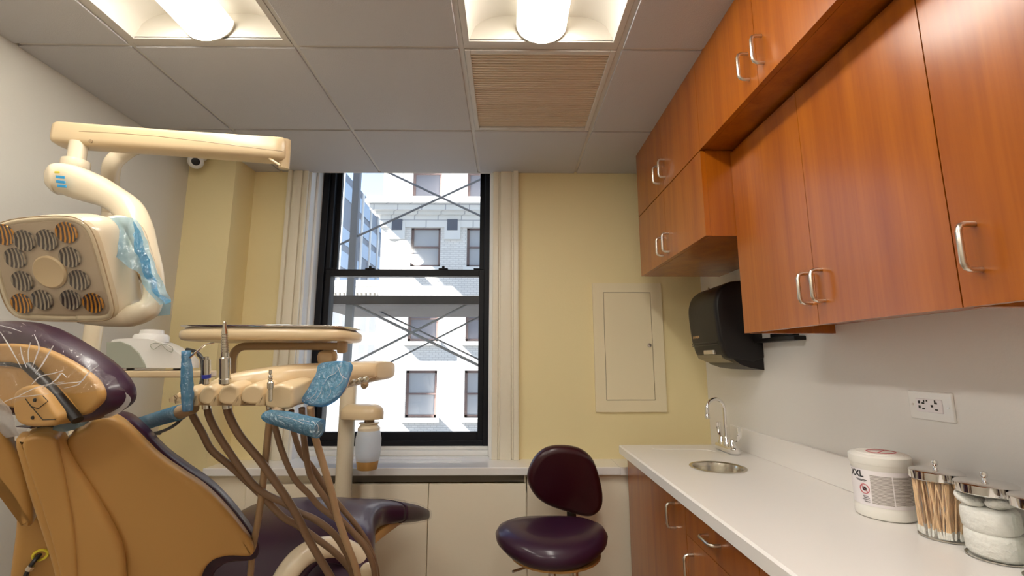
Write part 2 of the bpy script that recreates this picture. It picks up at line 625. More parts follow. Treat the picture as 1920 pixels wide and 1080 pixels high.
def troffer(x0, x1, y0, y1, label):
    t = thing('ceiling_light', label, 'ceiling light', ((x0 + x1) / 2, (y0 + y1) / 2, ZC), 'fluorescent ceiling lights')
    bm = B()
    w = .022
    box(bm, (x0 + .012, y0 + .012, ZC - .003), (x0 + .012 + w, y1 - .012, ZC + .006))
    box(bm, (x1 - .012 - w, y0 + .012, ZC - .003), (x1 - .012, y1 - .012, ZC + .006))
    box(bm, (x0 + .012 + w, y0 + .012, ZC - .003), (x1 - .012 - w, y0 + .012 + w, ZC + .006))
    box(bm, (x0 + .012 + w, y1 - .012 - w, ZC - .003), (x1 - .012 - w, y1 - .012, ZC + .006))
    obj('frame', bm, 'grid', t)
    # curved pan: two coves, one on each side of the basket
    xa, xb = x0 + .034, x1 - .034
    xc = (xa + xb) / 2
    bm = B()
    def cove(k):
        s = k / 24
        x = xa + (xb - xa) * s
        q = abs(s - .5) * 2
        return V((x, 0, ZC + .004 + .10 * math.sqrt(max(0, 1 - (2 * q - 1) ** 2)) * (1 if q > .5 else 1) if q > .5 else ZC + .104))
    rows = []
    for yy in (y0 + .034, y1 - .034):
        rows.append([bm.verts.new(V((cove(k).x, yy, cove(k).z))) for k in range(25)])
    for k in range(24):
        bm.faces.new((rows[0][k], rows[0][k + 1], rows[1][k + 1], rows[1][k]))
    for r, yy in zip(rows, (y0 + .034, y1 - .034)):
        lo = [bm.verts.new((v.co.x, yy, ZC + .003)) for v in r]
        for k in range(24):
            bm.faces.new((r[k], r[k + 1], lo[k + 1], lo[k]))
    obj('pan', bm, 'pan', t, True, angle=30)
    bm = B()
    rw = .095
    rings = []
    for yy, sc in ((y0 + .045, .98), (y1 - .045, .98)):
        rings.append([V((xc + rw * sc * math.cos(a), yy, ZC + .062 - .078 * sc * math.sin(a))) for a in [PI * k / 18 for k in range(19)]])
    ring_mesh(bm, rings)
    obj('diffuser', bm, 'glow', t, True, label='lit perforated basket', angle=50)
    for yy in (y0 + .040, y1 - .045):
        bm = B()
        ring_mesh(bm, [[V((xc + rw * math.cos(a), yy + dy, ZC + .062 - .080 * math.sin(a))) for a in [PI * k / 18 for k in range(19)]] for dy in (0, .005)])
        obj('end_cap', bm, 'pan', t, True)
    return t
troffer(GX[1], GX[2], GY[4], GY[2], 'fluorescent ceiling light above the dental chair arm, left of the two')
troffer(GX[3], GX[4], GY[4], GY[2], 'fluorescent ceiling light directly in front of the ribbed air vent')
troffer(GX[1], GX[2], GY[7], GY[5], 'unseen ceiling light added behind the viewer on the left side')  # added unseen pair; lights the left wall and cabinet faces
troffer(GX[3], GX[4], GY[7], GY[5], 'unseen ceiling light added behind the viewer on the right side')

v = thing('ceiling_vent', 'square ribbed air return grille in the ceiling next to a light', 'vent', ((GX[3] + GX[4]) / 2, (GY[1] + GY[2]) / 2, ZC))
x0, x1, y0, y1 = GX[3] + .012, GX[4] - .012, GY[2] + .012, GY[1] - .012
bm = B()
for a in (((x0, y0), (x0 + .022, y1)), ((x1 - .022, y0), (x1, y1)), ((x0 + .022, y0), (x1 - .022, y0 + .022)), ((x0 + .022, y1 - .022), (x1 - .022, y1))):
    box(bm, (*a[0], ZC - .006), (*a[1], ZC + .004), .002, 1)
obj('frame', bm, 'grid', v)
bm = B()
nl = 34
for k in range(nl):
    dy = (y1 - y0 - .044) / nl
    ya = y0 + .022 + dy * k
    vs = [bm.verts.new(q) for q in ((x0 + .022, ya, ZC - .004), (x1 - .022, ya, ZC - .004), (x1 - .022, ya + dy * .8, ZC + .001), (x0 + .022, ya + dy * .8, ZC + .001),
                                     (x0 + .022, ya, ZC + .006), (x1 - .022, ya, ZC + .006), (x1 - .022, ya + dy * .8, ZC + .006), (x0 + .022, ya + dy * .8, ZC + .006))]
    for f in ((0, 1, 2, 3), (0, 1, 5, 4), (2, 3, 7, 6)):
        bm.faces.new([vs[i] for i in f])
obj('louvers', bm, 'vent', v)
obj('backing', bx((x0, y0, ZC + .010), (x1, y1, ZC + .014)), 'grille', v)

# security camera dome in the corner
c = P(367, 303, 2.58)
t = thing('security_camera', 'small white dome camera in the upper corner over the pipe chase', 'security camera', (c.x, c.y, c.z))
bm = B(); lathe(bm, (c.x, c.y + .01, ZC - .007), [(.050, 0), (.050, -.02), (.044, -.035), (.03, -.045)], 24)
obj('base', bm, 'plastic_w', t, True)
bm = B(); bmesh.ops.create_uvsphere(bm, u_segments=20, v_segments=12, radius=.04, matrix=Matrix.Translation((c.x, c.y, c.z)))
obj('eyeball', bm, 'plastic_w', t, True)
d = (V((0, 0, Z0)) - V((c.x, c.y, c.z))).normalized()
bm = B(); lathe(bm, V((c.x, c.y, c.z)) + d * .033, [(.021, 0), (.021, .006), (.015, .0075), (.004, .008)], 20, d)
obj('lens', bm, 'blackp', t, True)

# ------------------------------------------------------------------ window
def prof_trim(bm, xin, xout, z0, z1, y, sgn):
    """moulded casing: stepped boards between inner and outer edge"""
    w = xout - xin
    steps = [(0, .22, .022), (.22, .30, .014), (.30, .72, .026), (.72, .80, .018), (.80, 1.0, .036)]
    for a, b, d in steps:
        xa, xb = xin + w * a, xin + w * b
        box(bm, (min(xa, xb), y - d, z0), (max(xa, xb), y, z1), 0.003, 2)
bm = B()
prof_trim(bm, OX0, -1.355, OZ0, ZC - .004, YB, -1)
struct('trim_2', bm, 'casing', smooth=True, label='left window casing')
bm = B()
prof_trim(bm, OX1, 0.07, OZ0, ZC - .004, YB, 1)
struct('trim_3', bm, 'casing', smooth=True, label='right window casing')
bm = B()
box(bm, (OX0 - .002, YB, OZ0), (OX0 + .014, YB + .16, OZ1))
box(bm, (OX0 + .014, YB + .07, OZ0), (OX0 + .03, YB + .16, OZ1), .003)
box(bm, (OX1 - .014, YB, OZ0), (OX1 + .002, YB + .16, OZ1))
box(bm, (OX1 - .024, YB + .07, OZ0), (OX1 - .014, YB + .16, OZ1), .003)
struct('trim_4', bm, 'white', label='white window jambs')
bm = B()
box(bm, (OX0, YB + .10, OZ0), (OX1, YB + .26, OZ0 + .03), .004)
box(bm, (OX0, YB + .13, OZ0 + .03), (OX1, YB + .26, OZ0 + .048), .004)
struct('trim_5', bm, 'white', smooth=True, label='window stool moulding')
bm = B()
box(bm, (-1.585, 2.53, .80), (.60, YB + .12, OZ0), .004)
box(bm, (.60, 2.53, .80), (XR, YB, OZ0))
for k in range(5):
    box(bm, (-.98, 2.79 - k * .035, OZ0), (-.25, 2.798 - k * .035, OZ0 + .0012))
sl = struct('trim_6', bm, 'sill', label='white window sill with fine slots')

YW = 2.90
w1 = bpy.data.objects.new('window_1', None)
COL.objects.link(w1)
w1.location = (-.65, YW, .88)
w1['kind'] = 'structure'
w1['label'] = 'tall black framed double hung window'
FX0, FX1, FZ0 = OX0 + .014, OX1 - .014, .885
bm = B()
box(bm, (FX0, YW - .02, FZ0), (FX0 + .055, YW + .10, OZ1), .003)
box(bm, (FX0 + .055, YW + .0, FZ0 + .03), (FX0 + .085, YW + .10, OZ1), .003)
box(bm, (FX1 - .045, YW - .02, FZ0), (FX1, YW + .10, OZ1), .003)
box(bm, (FX0 + .055, YW - .015, FZ0), (FX1 - .045, YW + .10, FZ0 + .035), .003)
box(bm, (FX0, YW - .01, OZ1 - .08), (FX1, YW + .10, OZ1), .003)
obj('window_frame', bm, 'black', w1)
SX0, SX1 = FX0 + .06, FX1 - .045
def sash(x0, x1, z0, z1, y, st, rb, rt, nm):
    bm = B()
    box(bm, (x0, y, z0), (x0 + st, y + .032, z1), .003)
    box(bm, (x1 - st, y, z0), (x1, y + .032, z1), .003)
    box(bm, (x0 + st, y, z0), (x1 - st, y + .032, z0 + rb), .003)
    box(bm, (x0 + st, y, z1 - rt), (x1 - st, y + .032, z1), .003)
    s = obj(nm, bm, 'black', w1)
    obj('window_pane', bx((x0 + st - .004, y + .014, z0 + rb - .004), (x1 - st + .004, y + .018, z1 - rt + .004)), 'pane', s)
    return s
sash(SX0, SX1, FZ0 + .032, 1.975, YW - .002, .034, .05, .045, 'lower_sash')
sash(SX0 + .02, SX1 - .002, 1.935, OZ1 - .06, YW + .045, .034, .045, .04, 'upper_sash')
bm = B()
for x in (-.88, -.41):
    box(bm, (x - .03, YW - .002, 1.975), (x + .03, YW + .028, 1.985), .003)
    box(bm, (x - .008, YW, 1.985), (x + .008, YW + .02, 1.999), .003)
box(bm, (SX0, YW - .004, 1.975), (SX0 + .07, YW + .03, 1.984), .002)
box(bm, (SX1 - .07, YW - .004, 1.975), (SX1, YW + .03, 1.984), .002)
obj('sash_lock', bm, 'black', w1)

# under-sill enclosure
t = thing('radiator_cover', 'cream panelled enclosure running under the window sill', 'radiator cover', (-.5, 2.64, 0))
bm = B()
box(bm, (-1.575, 2.575, 0), (-1.37, YB, .80))
box(bm, (-1.37, 2.58, 0), (.62, YB, .70))
obj('body', bm, 'panel', t)
xs = [(-1.365, -.922), (-.918, -.412), (-.408, .104), (.14, .615)]
for a, b in xs[:3]:
    obj('panel', bx((a, 2.555, .08), (b, 2.58, .752), .003), 'panel', t)
obj('panel', bx((.11, 2.565, .0), (.652, 2.58, .80), .002), 'panel', t)
bm = B(); box(bm, (-1.03, 2.60, .752), (.095, 2.62, .80)); obj('grille', bm, 'grille', t)
obj('rail', bx((-1.36, 2.60, .70), (-1.03, 2.64, .80)), 'panel', t)
obj('rail', bx((.095, 2.60, .70), (.108, 2.64, .80)), 'panel', t)

# access panel
t = thing('access_panel', 'cream electrical access panel on the wall right of the window', 'access panel', (.724, YB, 1.10))
x0, x1, z0, z1 = .517, .931, 1.102, 1.858
a0, a1, c0, c1 = .580, .865, 1.168, 1.802
bm = B()
box(bm, (x0, YB - .016, z0), (a0, YB, z1)); box(bm, (a1, YB - .016, z0), (x1, YB, z1))
box(bm, (a0, YB - .016, z0), (a1, YB, c0)); box(bm, (a0, YB - .016, c1), (a1, YB, z1))
obj('frame', bm, 'panelc', t)
g = .0028
obj('gap', bx((a0, YB - .008, c0), (a1, YB, c1)), 'dark_hole', t)
d = obj('door', bx((a0 + g, YB - .0155, c0 + g), (a1 - g, YB - .008, c1 - g)), 'panelc', t)
bm = B(); lathe(bm, (a1 - .022, YB - .016, 1.486), [(.011, 0), (.012, .006), (.010, .010), (.004, .011)], 18, V((0, -1, 0)))
obj('knob', bm, 'nickel', d, True)

# ------------------------------------------------------------------ cabinets
def handle(parent, base_x, y, z, L=.092, vert=True, out=.032, r=.0052):
    bm = B()
    h = L / 2
    q = .013
    if vert:
        pts = [(base_x, y, z + h), (base_x - out + q, y, z + h), (base_x - out + q * .3, y, z + h - q * .3), (base_x - out, y, z + h - q), (base_x - out, y, z - h + q), (base_x - out + q * .3, y, z - h + q * .3), (base_x - out + q, y, z - h), (base_x, y, z - h)]
    else:
        pts = [(base_x, y + h, z), (base_x - out + q, y + h, z), (base_x - out + q * .3, y + h - q * .3, z), (base_x - out, y + h - q, z), (base_x - out, y - h + q, z), (base_x - out + q * .3, y - h + q * .3, z), (base_x - out + q, y - h, z), (base_x, y - h, z)]
    tube(bm, pts, r, 10, 0)
    return obj('handle', bm, 'nickel', parent, True)

def cabinet(name, label, x, y0, y1, z0, z1, doors, group, xb=XR, kick=0.0, mat_='wood', lift=0.0):
    """doors: (ya, yb, za, zb, handle y, handle z, vertical?, kind)"""
    t = thing(name, label, 'cabinet', ((x + xb) / 2, (y0 + y1) / 2, z0), group)
    obj('body', bx((x + .02, y0 + .0003, z0 + kick + lift), (xb, y1 - .0003, z1)), mat_, t)
    if lift:
        obj('side_panel', bx((x + .02, y1 - .018, z0), (xb, y1 - .0003, z0 + lift)), mat_, t)
    if kick:
        obj('toe_kick', bx((x + .09, y0 + .001, z0), (xb, y1 - .001, z0 + kick)), 'gap', t)
    for (ya, yb, za, zb, hy, hz, vert, kind) in doors:
        d = obj(kind, bx((x, ya + .0009, za + .0009), (x + .0195, yb - .0009, zb - .0009)), mat_, t)
        if hy is not None:
            handle(d, x, hy, hz, .086, vert)
    return t
UP = 'cherry cabinets of the top row'
X1 = .745
yu = [2.49, 1.655, .82, -.015, -.85]
zt = ZC - .002
zm = 2.197
lab = ['far end cabinet of the cherry top row, next to the window wall', 'cherry top row cabinet with two handles above the shallow recess',
       'cherry top row cabinet nearest the viewer, mostly above the frame', 'cherry top row cabinet behind the viewer']
for i in range(3):
    a, b = yu[i + 1], yu[i]
    m_ = (a + b) / 2
    cabinet('wall_cabinet', lab[i], X1, a, b, zm, zt,
            [(m_, b, zm, zt, m_ + .045, 2.29, True, 'door'), (a, m_, zm, zt, m_ - .035, 2.29, True, 'door')], UP)
a, b = yu[1], yu[0]
m_ = (a + b) / 2
cabinet('wall_cabinet', 'small two-door cherry cabinet hanging under the far top cabinet, above the towel dispenser', X1, a, b, 1.855, zm - .003,
        [(m_, b, 1.855, zm - .003, m_ + .045, 1.93, True, 'door'), (a, m_, 1.855, zm - .003, m_ - .035, 1.93, True, 'door')], 'cherry hanging cabinets')
X2 = .86
cabinet('wall_cabinet', 'large two-door cherry wall cabinet with a bluish window reflection', X2, .85, 1.654, 1.49, zm - .012,
        [(1.252, 1.654, 1.49, zm - .012, 1.275, 1.595, True, 'door'), (.85, 1.252, 1.49, zm - .012, 1.22, 1.595, True, 'door')], 'cherry hanging cabinets', lift=.03)
cabinet('wall_cabinet', 'cherry wall cabinet cut off by the right edge of the photo', X2, .04, .849, 1.49, zm - .012,
        [(.445, .849, 1.49, zm - .012, .805, 1.597, True, 'door'), (.04, .445, 1.49, zm - .012, None, 0, True, 'door')], 'cherry hanging cabinets', lift=.03)
X3 = .635
G = 'cherry base cabinets under the counter'
cabinet('base_cabinet', 'cherry base cabinet at the window end with one wide door', X3, 1.727, 2.515, 0, .912,
        [(1.727, 2.515, .10, .905, 1.83, .82, True, 'door')], G, kick=.1)
cabinet('base_cabinet', 'cherry base cabinet with a drawer over a door, middle of the counter front', X3, 1.243, 1.726, 0, .912,
        [(1.243, 1.726, .79, .905, 1.50, .85, False, 'drawer'), (1.243, 1.726, .10, .79, 1.672, .70, True, 'door')], G, kick=.1)
cabinet('base_cabinet', 'cherry base cabinet at the bottom edge of the photo under the canisters', X3, .4, 1.242, 0, .912,
        [(.82, 1.242, .10, .905, .87, .82, True, 'door'), (.4, .82, .10, .905, .78, .82, True, 'door')], G, kick=.1)

# counter with a round basin hole
ZT = .955
ct = thing('countertop', 'long white solid-surface worktop along the right wall', 'countertop', (.88, 1.4, .915))
bm = B()
SC = V((.880, 1.995))
SRx, SRy = .098, .105
x0, x1, y0, y1 = .595, XR - .001, .3, 2.523
n = 48
def sq(k):
    a = 2 * PI * k / n
    dx, dy = math.cos(a), math.sin(a)
    s = .13 / max(abs(dx), abs(dy))
    return V((SC.x + dx * s, SC.y + dy * s))
ring = [(SC.x + SRx * math.cos(2 * PI * k / n), SC.y + SRy * math.sin(2 * PI * k / n)) for k in range(n)]
r1 = [bm.verts.new((a, b, ZT)) for a, b in ring]
r2 = [bm.verts.new((sq(k).x, sq(k).y, ZT)) for k in range(n)]
r0 = [bm.verts.new((a, b, ZT - .04)) for a, b in ring]
for k in range(n):
    j = (k + 1) % n
    bm.faces.new((r1[k], r1[j], r2[j], r2[k]))
    bm.faces.new((r0[k], r0[j], r1[j], r1[k]))
sx0, sx1, sy0, sy1 = SC.x - .13, SC.x + .13, SC.y - .13, SC.y + .13
def quad(a, b, c, d):
    bm.faces.new([bm.verts.new(p) for p in (a, b, c, d)])
e = .006
for (xa, ya, xb, yb) in ((x0 + e, y0, sx0, y1), (sx1, y0, x1, y1), (sx0, y0, sx1, sy0), (sx0, sy1, sx1, y1)):
    quad((xa, ya, ZT), (xb, ya, ZT), (xb, yb, ZT), (xa, yb, ZT))
quad((x0 + e, y0, ZT), (x0 + e, y1, ZT), (x0, y1, ZT - e), (x0, y0, ZT - e))
quad((x0, y0, ZT - e), (x0, y1, ZT - e), (x0, y1, ZT - .042), (x0, y0, ZT - .042))
quad((x0, y0, ZT - .042), (x0, y1, ZT - .042), (sx0 , y1, ZT - .042), (sx0, y0, ZT - .042))
for (xa, ya, xb, yb) in ((sx1, y0, x1, y1), (sx0, y0, sx1, sy0), (sx0, sy1, sx1, y1)):
    quad((xa, ya, ZT - .042), (xb, ya, ZT - .042), (xb, yb, ZT - .042), (xa, yb, ZT - .042))
quad((x0, y1, ZT - .042), (x0, y1, ZT - e), (x1, y1, ZT - e), (x1, y1, ZT - .042))
quad((x0, y1, ZT - e), (x0 + e, y1, ZT), (x1, y1, ZT), (x1, y1, ZT - e))
quad((x0, y0, ZT - .042), (x0, y0, ZT), (x1, y0, ZT), (x1, y0, ZT - .042))
obj('slab', bm, 'counter', ct)
obj('backsplash', bx((XR - .018, y0, ZT), (XR - .001, 2.46, ZT + .11), .003), 'counter', ct)
bm = B()
tube(bm, [(.745, 2.43, ZT + .001), (.765, 2.395, ZT + .001), (.94, 2.395, ZT + .001), (1.0, 2.37, ZT + .001), (1.02, 2.33, ZT + .001)], .003, 6, 5, flat=.5)
obj('seam', bm, 'counter', ct, True)

t = thing('sink', 'small round stainless steel basin set into the white counter', 'sink', (SC.x, SC.y, ZT - .13))
bm = B()
prof = [(.112, ZT + .0005), (.112, ZT + .003), (.104, ZT + .004), (.097, ZT + .0), (.093, ZT - .015), (.088, ZT - .09), (.07, ZT - .118), (.02, ZT - .125), (.001, ZT - .125)]
lathe(bm, (SC.x, SC.y, 0), prof, 40, cap0=False, sx=1.0, cap1=True)
obj('basin', bm, 'steel', t, True)
bm = B(); lathe(bm, (SC.x, SC.y, ZT - .1245), [(.02, 0), (.02, .002), (.012, .003)], 20)
obj('drain', bm, 'chrome', t, True)

# faucet
fx, fy = 1.085, 2.335
t = thing('faucet', 'chrome gooseneck faucet with two curved wrist blade handles', 'faucet', (fx, fy, ZT))
bm = B()
puff(bm, [V((fx - .022, fy - .085, ZT)), V((fx + .022, fy - .085, ZT)), V((fx + .028, fy, ZT)), V((fx + .022, fy + .085, ZT)), V((fx - .022, fy + .085, ZT)), V((fx - .028, fy, ZT))], (0, 0, 1), rounded(.032, .008), 4)
obj('base', bm, 'chrome', t, True)
bm = B()
lathe(bm, (fx - .003, fy, ZT + .03), [(.021, 0), (.021, .012), (.015, .02), (.015, .034), (.011, .042)], 20)
sp = [(fx - .003, fy, ZT + .06), (fx - .003, fy, ZT + .15), (fx - .003, fy - .002, ZT + .20)]
cxx = fx - .003 - .05
for k in range(1, 9):
    a = PI * k / 8.6
    sp.append((cxx + .05 * math.cos(a), fy - .004 * k, ZT + .20 + .052 * math.sin(a)))
sp.append((cxx - .051, fy - .036, ZT + .178))
tube(bm, sp, .0085, 14, 4)
lathe(bm, V(sp[-1]) - V((0, 0, .016)), [(.0115, 0), (.0115, .02), (.009, .022)], 16)
obj('spout', bm, 'chrome', t, True, angle=60)
for s in (-1, 1):
    bm = B()
    yb = fy + s * .055
    lathe(bm, (fx, yb, ZT + .03), [(.018, 0), (.018, .012), (.013, .018), (.013, .032), (.010, .036)], 18)
    tube(bm, [(fx, yb, ZT + .058), (fx + .008, yb + s * .03, ZT + .062), (fx + .012, yb + s * .05, ZT + .088), (fx + .010, yb + s * .048, ZT + .128)], [.007, .009, .013, .011], 12, 5, flat=.45)
    obj('blade_handle', bm, 'chrome', t, True, angle=60)

# towel dispenser
t = thing('paper_towel_dispenser', 'black paper towel dispenser with rounded cover on the right wall', 'paper towel dispenser', (XR, 2.28, 1.36))
y0, y1 = 2.11, 2.45
def side(pts, y):
    return [V((x, y, z)) for x, z in pts]
cover = [(1.13, 1.77), (1.06, 1.765), (1.005, 1.735), (.978, 1.685), (.972, 1.62), (.982, 1.50), (.99, 1.47), (1.0, 1.43), (1.03, 1.40), (1.13, 1.385)]
bm = B()
rings = []
cs = [V((x, 0, z)) for x, z in cover]
cc = V((1.16, 0, 1.57))
for y, s in ((y0, .93), (y0 + .004, .965), (y0 + .014, .99), (y0 + .03, 1.0), (y1 - .03, 1.0), (y1 - .014, .99), (y1 - .004, .965), (y1, .93)):
    rings.append([V((cc.x + (p.x - cc.x) * s, y, cc.z + (p.z - cc.z) * s)) for p in smooth_path(cs, 4)] + [V((XR - .002, y, cc.z + (1.40 - cc.z) * s)), V((XR - .002, y, cc.z + (1.765 - cc.z) * s))])
ring_mesh(bm, rings)
obj('cover', bm, 'blackp', t, True, angle=50)
bm = B(); ring_mesh(bm, [[V((x, y, z)) for x, z in ((1.03, 1.42), (1.045, 1.395), (1.075, 1.375), (1.12, 1.360), (XR - .002, 1.352), (XR - .002, 1.42))] for y in (y0 + .006, y1 - .02)])
obj('back_plate', bm, 'blackp', t, True)
bm = B()
ring_mesh(bm, [[V((.9955, y, 1.475)), V((.998, y, 1.44)), V((1.01, y, 1.405)), V((1.06, y, 1.385)), V((1.09, y, 1.40))] for y in (y0 + .05, y1 - .02)])
obj('paper_guard', bm, 'smoke', t, True)
bm = B(); box(bm, (.982, y0 + .035, 1.478), (1.0, y1 - .01, 1.484), .002); box(bm, (.984, y0 + .035, 1.468), (1.0, y1 - .01, 1.473), .002)
obj('trim_ridge', bm, 'blackm', t, True)
bm = B(); box(bm, (.986, y0 + .09, 1.425), (1.0, y0 + .2, 1.445), .003)
obj('paper_slot', bm, 'nickel', t)
bm = B()
for k, w in enumerate((.010, .005, .008, .011, .006, .010)):
    box(bm, (.9795, 2.40 - k * .013, 1.507 + (k % 2) * .003), (.9815, 2.40 - k * .013 + w, 1.520))
obj('logo', bm, 'gold', t)
bm = B()
lathe(bm, (1.03, 2.3, 1.745), [(.006, 0), (.006, .012), (.003, .018)], 12); obj('lock', bm, 'nickel', t, True)

# black bracket under the big cabinet
bm = B()
box(bm, (XR - .05, 1.80, 1.474), (XR, 2.10, 1.492), .004)
box(bm, (XR - .03, 1.84, 1.492), (XR, 2.0, 1.51), .004)
tag(obj('shelf_bracket', bm, 'blackp', None, True, origin=(XR, 1.9, 1.474)), 'flat black bracket on the wall just beyond the big cabinet, right of the dispenser', 'bracket')

# outlet
K_ = 1.0172
def oz(z):
    return 1.39 + (z - 1.39) * K_
t = thing('wall_outlet', 'white double socket plate with test buttons on the right wall', 'outlet', (XR, 1.29, 1.232))
obj('cover_plate', bx((XR - .007, 1.226, oz(1.232)), (XR, 1.361, oz(1.309)), .003), 'plastic_w', t)
obj('receptacle', bx((XR - .010, 1.233 * K_, oz(1.253)), (XR - .005, 1.312 * K_, oz(1.289)), .0025), 'label', t)
bm = B()
for (yy, zz, sy, sz) in ((1.300, 1.279, .003, .004), (1.300, 1.266, .003, .004), (1.288, 1.277, .004, .0022), (1.288, 1.262, .004, .0018), (1.285, 1.283, .0018, .003),
                         (1.262, 1.271, .0032, .0032), (1.250, 1.279, .004, .0022), (1.250, 1.262, .004, .0018), (1.252, 1.284, .0018, .003), (1.276, 1.284, .002, .002)):
    yy, zz = yy * K_, oz(zz)
    box(bm, (XR - .0108, yy - sy, zz - sz), (XR - .0098, yy + sy, zz + sz))
obj('slots', bm, 'dark_hole', t)
for yy in (1.219, 1.325):
    bm = B()
    lathe(bm, (XR - .0065, yy * K_, oz(1.271)), [(.0035, 0), (.003, .0012)], 12, V((-1, 0, 0)))
    obj('screw', bm, 'nickel', t)

# ------------------------------------------------------------------ things on the counter
tc_ = V((1.085, 1.385, ZT + .001))
t = thing('wipes_tub', 'white plastic wipes tub with a printed label and red-marked lid', 'tub', tc_)
R_ = .071
bm = B()
lathe(bm, tc_, [(R_ - .006, 0), (R_ - .001, .003), (R_, .006), (R_, .028), (R_ - .0015, .030), (R_ - .0015, .136), (R_, .138), (R_ + .001, .145)], 48)
obj('body', bm, 'tub', t, True)
bm = B()
lathe(bm, tc_, [(R_ + .002, .145), (R_ + .003, .147), (R_ + .003, .166), (R_ - .002, .171), (R_ - .012, .172), (R_ - .014, .175), (R_ - .03, .176), (.001, .176)], 48)
obj('lid', bm, 'tub', t, True)
toc = math.atan2(-tc_.y, -tc_.x)      # direction of the viewer seen from the tub
def wrap(bm, a0, a1, z0, z1, rr, n=24, base=tc_):
    rows = [[base + V((rr * math.cos(toc + a0 + (a1 - a0) * k / n), rr * math.sin(toc + a0 + (a1 - a0) * k / n), z)) for k in range(n + 1)] for z in (z0, z1)]
    vs = [[bm.verts.new(p) for p in r] for r in rows]
    for k in range(n):
        bm.faces.new((vs[0][k], vs[0][k + 1], vs[1][k + 1], vs[1][k]))
    return bm
bm = B(); wrap(bm, -1.9, 1.9, .034, .130, R_ - .0008, 60); lb = obj('label_sheet', bm, 'label', t, True)
bm = B(); wrap(bm, -.38, .32, .042, .118, R_ - .0002); obj('print_block', bm, 'print', t, True)
bm = B(); wrap(bm, .36, 1.3, .044, .118, R_ - .0002); obj('print_block', bm, 'print', t, True)
bm = text_mesh('XXL', .024, lambda x, y: tc_ + V(((R_ + .0002) * math.cos(toc - .93 + x / R_), (R_ + .0002) * math.sin(toc - .93 + x / R_), .109 + y)))
obj('lettering', bm, 'ink', t)
for zz, a0, a1 in ((.058, -.70, -.50), (.054, -.68, -.46), (.049, -.74, -.46), (.044, -.66, -.46), (.101, -.95, -.5), (.098, -.9, -.55)):
    obj('small_print', wrap(B(), a0, a1, zz, zz + .0015, R_ + .0002, 6), 'ink', t)
bm = B()
ca, cz, rr = -.62, .078, .0125
pr = []
for k in range(29):
    a = 2 * PI * k / 28
    an = toc + ca + rr * math.cos(a) / R_
    pr.append(tc_ + V((R_ * math.cos(an), R_ * math.sin(an), cz + rr * math.sin(a))))
tube(bm, pr, .0011, 5, 0)
an = [toc + ca + q * rr * .7 / R_ for q in (-1, 0, 1)]
tube(bm, [tc_ + V((R_ * math.cos(an[i]), R_ * math.sin(an[i]), cz + (1 - i) * rr * .7)) for i in range(3)], .0011, 5, 0)
obj('warning_mark', bm, 'red', t)
bm = B()
a_ = toc + ca
lathe(bm, tc_ + V((R_ * math.cos(a_), R_ * math.sin(a_), cz)), [(.006, 0), (.004, .0006)], 10, V((math.cos(a_), math.sin(a_), 0)))
obj('mark_centre', bm, 'ink', t)
bm = B()
pr = [tc_ + V((.036 * math.cos(2 * PI * k / 28) - .0, .030 * math.sin(2 * PI * k / 28) - .01, .1768)) for k in range(29)]
tube(bm, pr, .0022, 5, 0, flat=.4)
tube(bm, [tc_ + V((-.024, -.028, .1768)), tc_ + V((.024, .008, .1768))], .002, 5, 0, flat=.4)
obj('lid_mark', bm, 'red', t)

def jar(c, label, fill):
    t = thing('glass_jar', label, 'jar', c, 'chrome-lidded glass jars in a row on the counter')
    r, h = .053, .156
    bm = B()
    lathe(bm, c, [(r - .006, 0), (r, .006), (r, h)], 40, cap1=False)
    obj('jar_body', bm, 'jar', t, True)
    bm = B(); lathe(bm, c, [(r - .006, 0), (r - .001, .0012), (r - .001, .003)], 40, cap0=False, cap1=False)
    obj('base_rim', bm, 'steel', t, True)
    bm = B()
    lathe(bm, c, [(r + .001, h - .018), (r + .003, h - .016), (r + .003, h + .002), (r - .002, h + .005), (r - .02, h + .008), (.001, h + .009)], 44, cap0=False)
    l = obj('lid', bm, 'chrome', t, True, angle=25)
    bm = B(); lathe(bm, c + V((0, 0, h + .008)), [(.005, 0), (.004, .006), (.006, .009), (.0075, .014), (.006, .019), (.001, .021)], 16)
    obj('lid_knob', bm, 'chrome', l, True)
    return t
j1, j2, j3 = V((1.10, 1.222, ZT + .001)), V((1.10, 1.099, ZT + .001)), V((1.10, .979, ZT + .001))
jar(j1, 'chrome-lidded glass jar of wooden cotton swabs beside the white tub', 0)
jar(j2, 'chrome-lidded glass jar of folded white gauze, between two other jars', 1)
jar(j3, 'chrome-lidded glass jar of cotton rolls at the right edge', 2)
# swabs
sm_ = None
for k in range(150):
    a = random.random() * 2 * PI
    rr = (.012 + .030 * math.sqrt(random.random())) if k > 60 else .0485
    b0 = j1 + V((rr * math.cos(a) * .99, rr * math.sin(a) * .99, .006))
    a2 = a + random.uniform(-.5, .5)
    b1 = j1 + V((rr * math.cos(a2), rr * math.sin(a2), .136 + random.uniform(-.004, .004)))
    bm = B(); tube(bm, [b0 + (b1 - b0) * .12, b1], .0016, 5, 0)
    s = obj('cotton_swab', bm, 'stick', None, True, origin=b0)
    tag(s, 'thin wooden cotton swab standing head down in the first glass jar', 'cotton swab', 'cotton swabs in the jar')
    bm = B(); tube(bm, [b0, b0 + (b1 - b0) * .05, b0 + (b1 - b0) * .13], [.0022, .0028, .0018], 6, 0)
    obj('cotton_tip', bm, 'cotton', s, True)
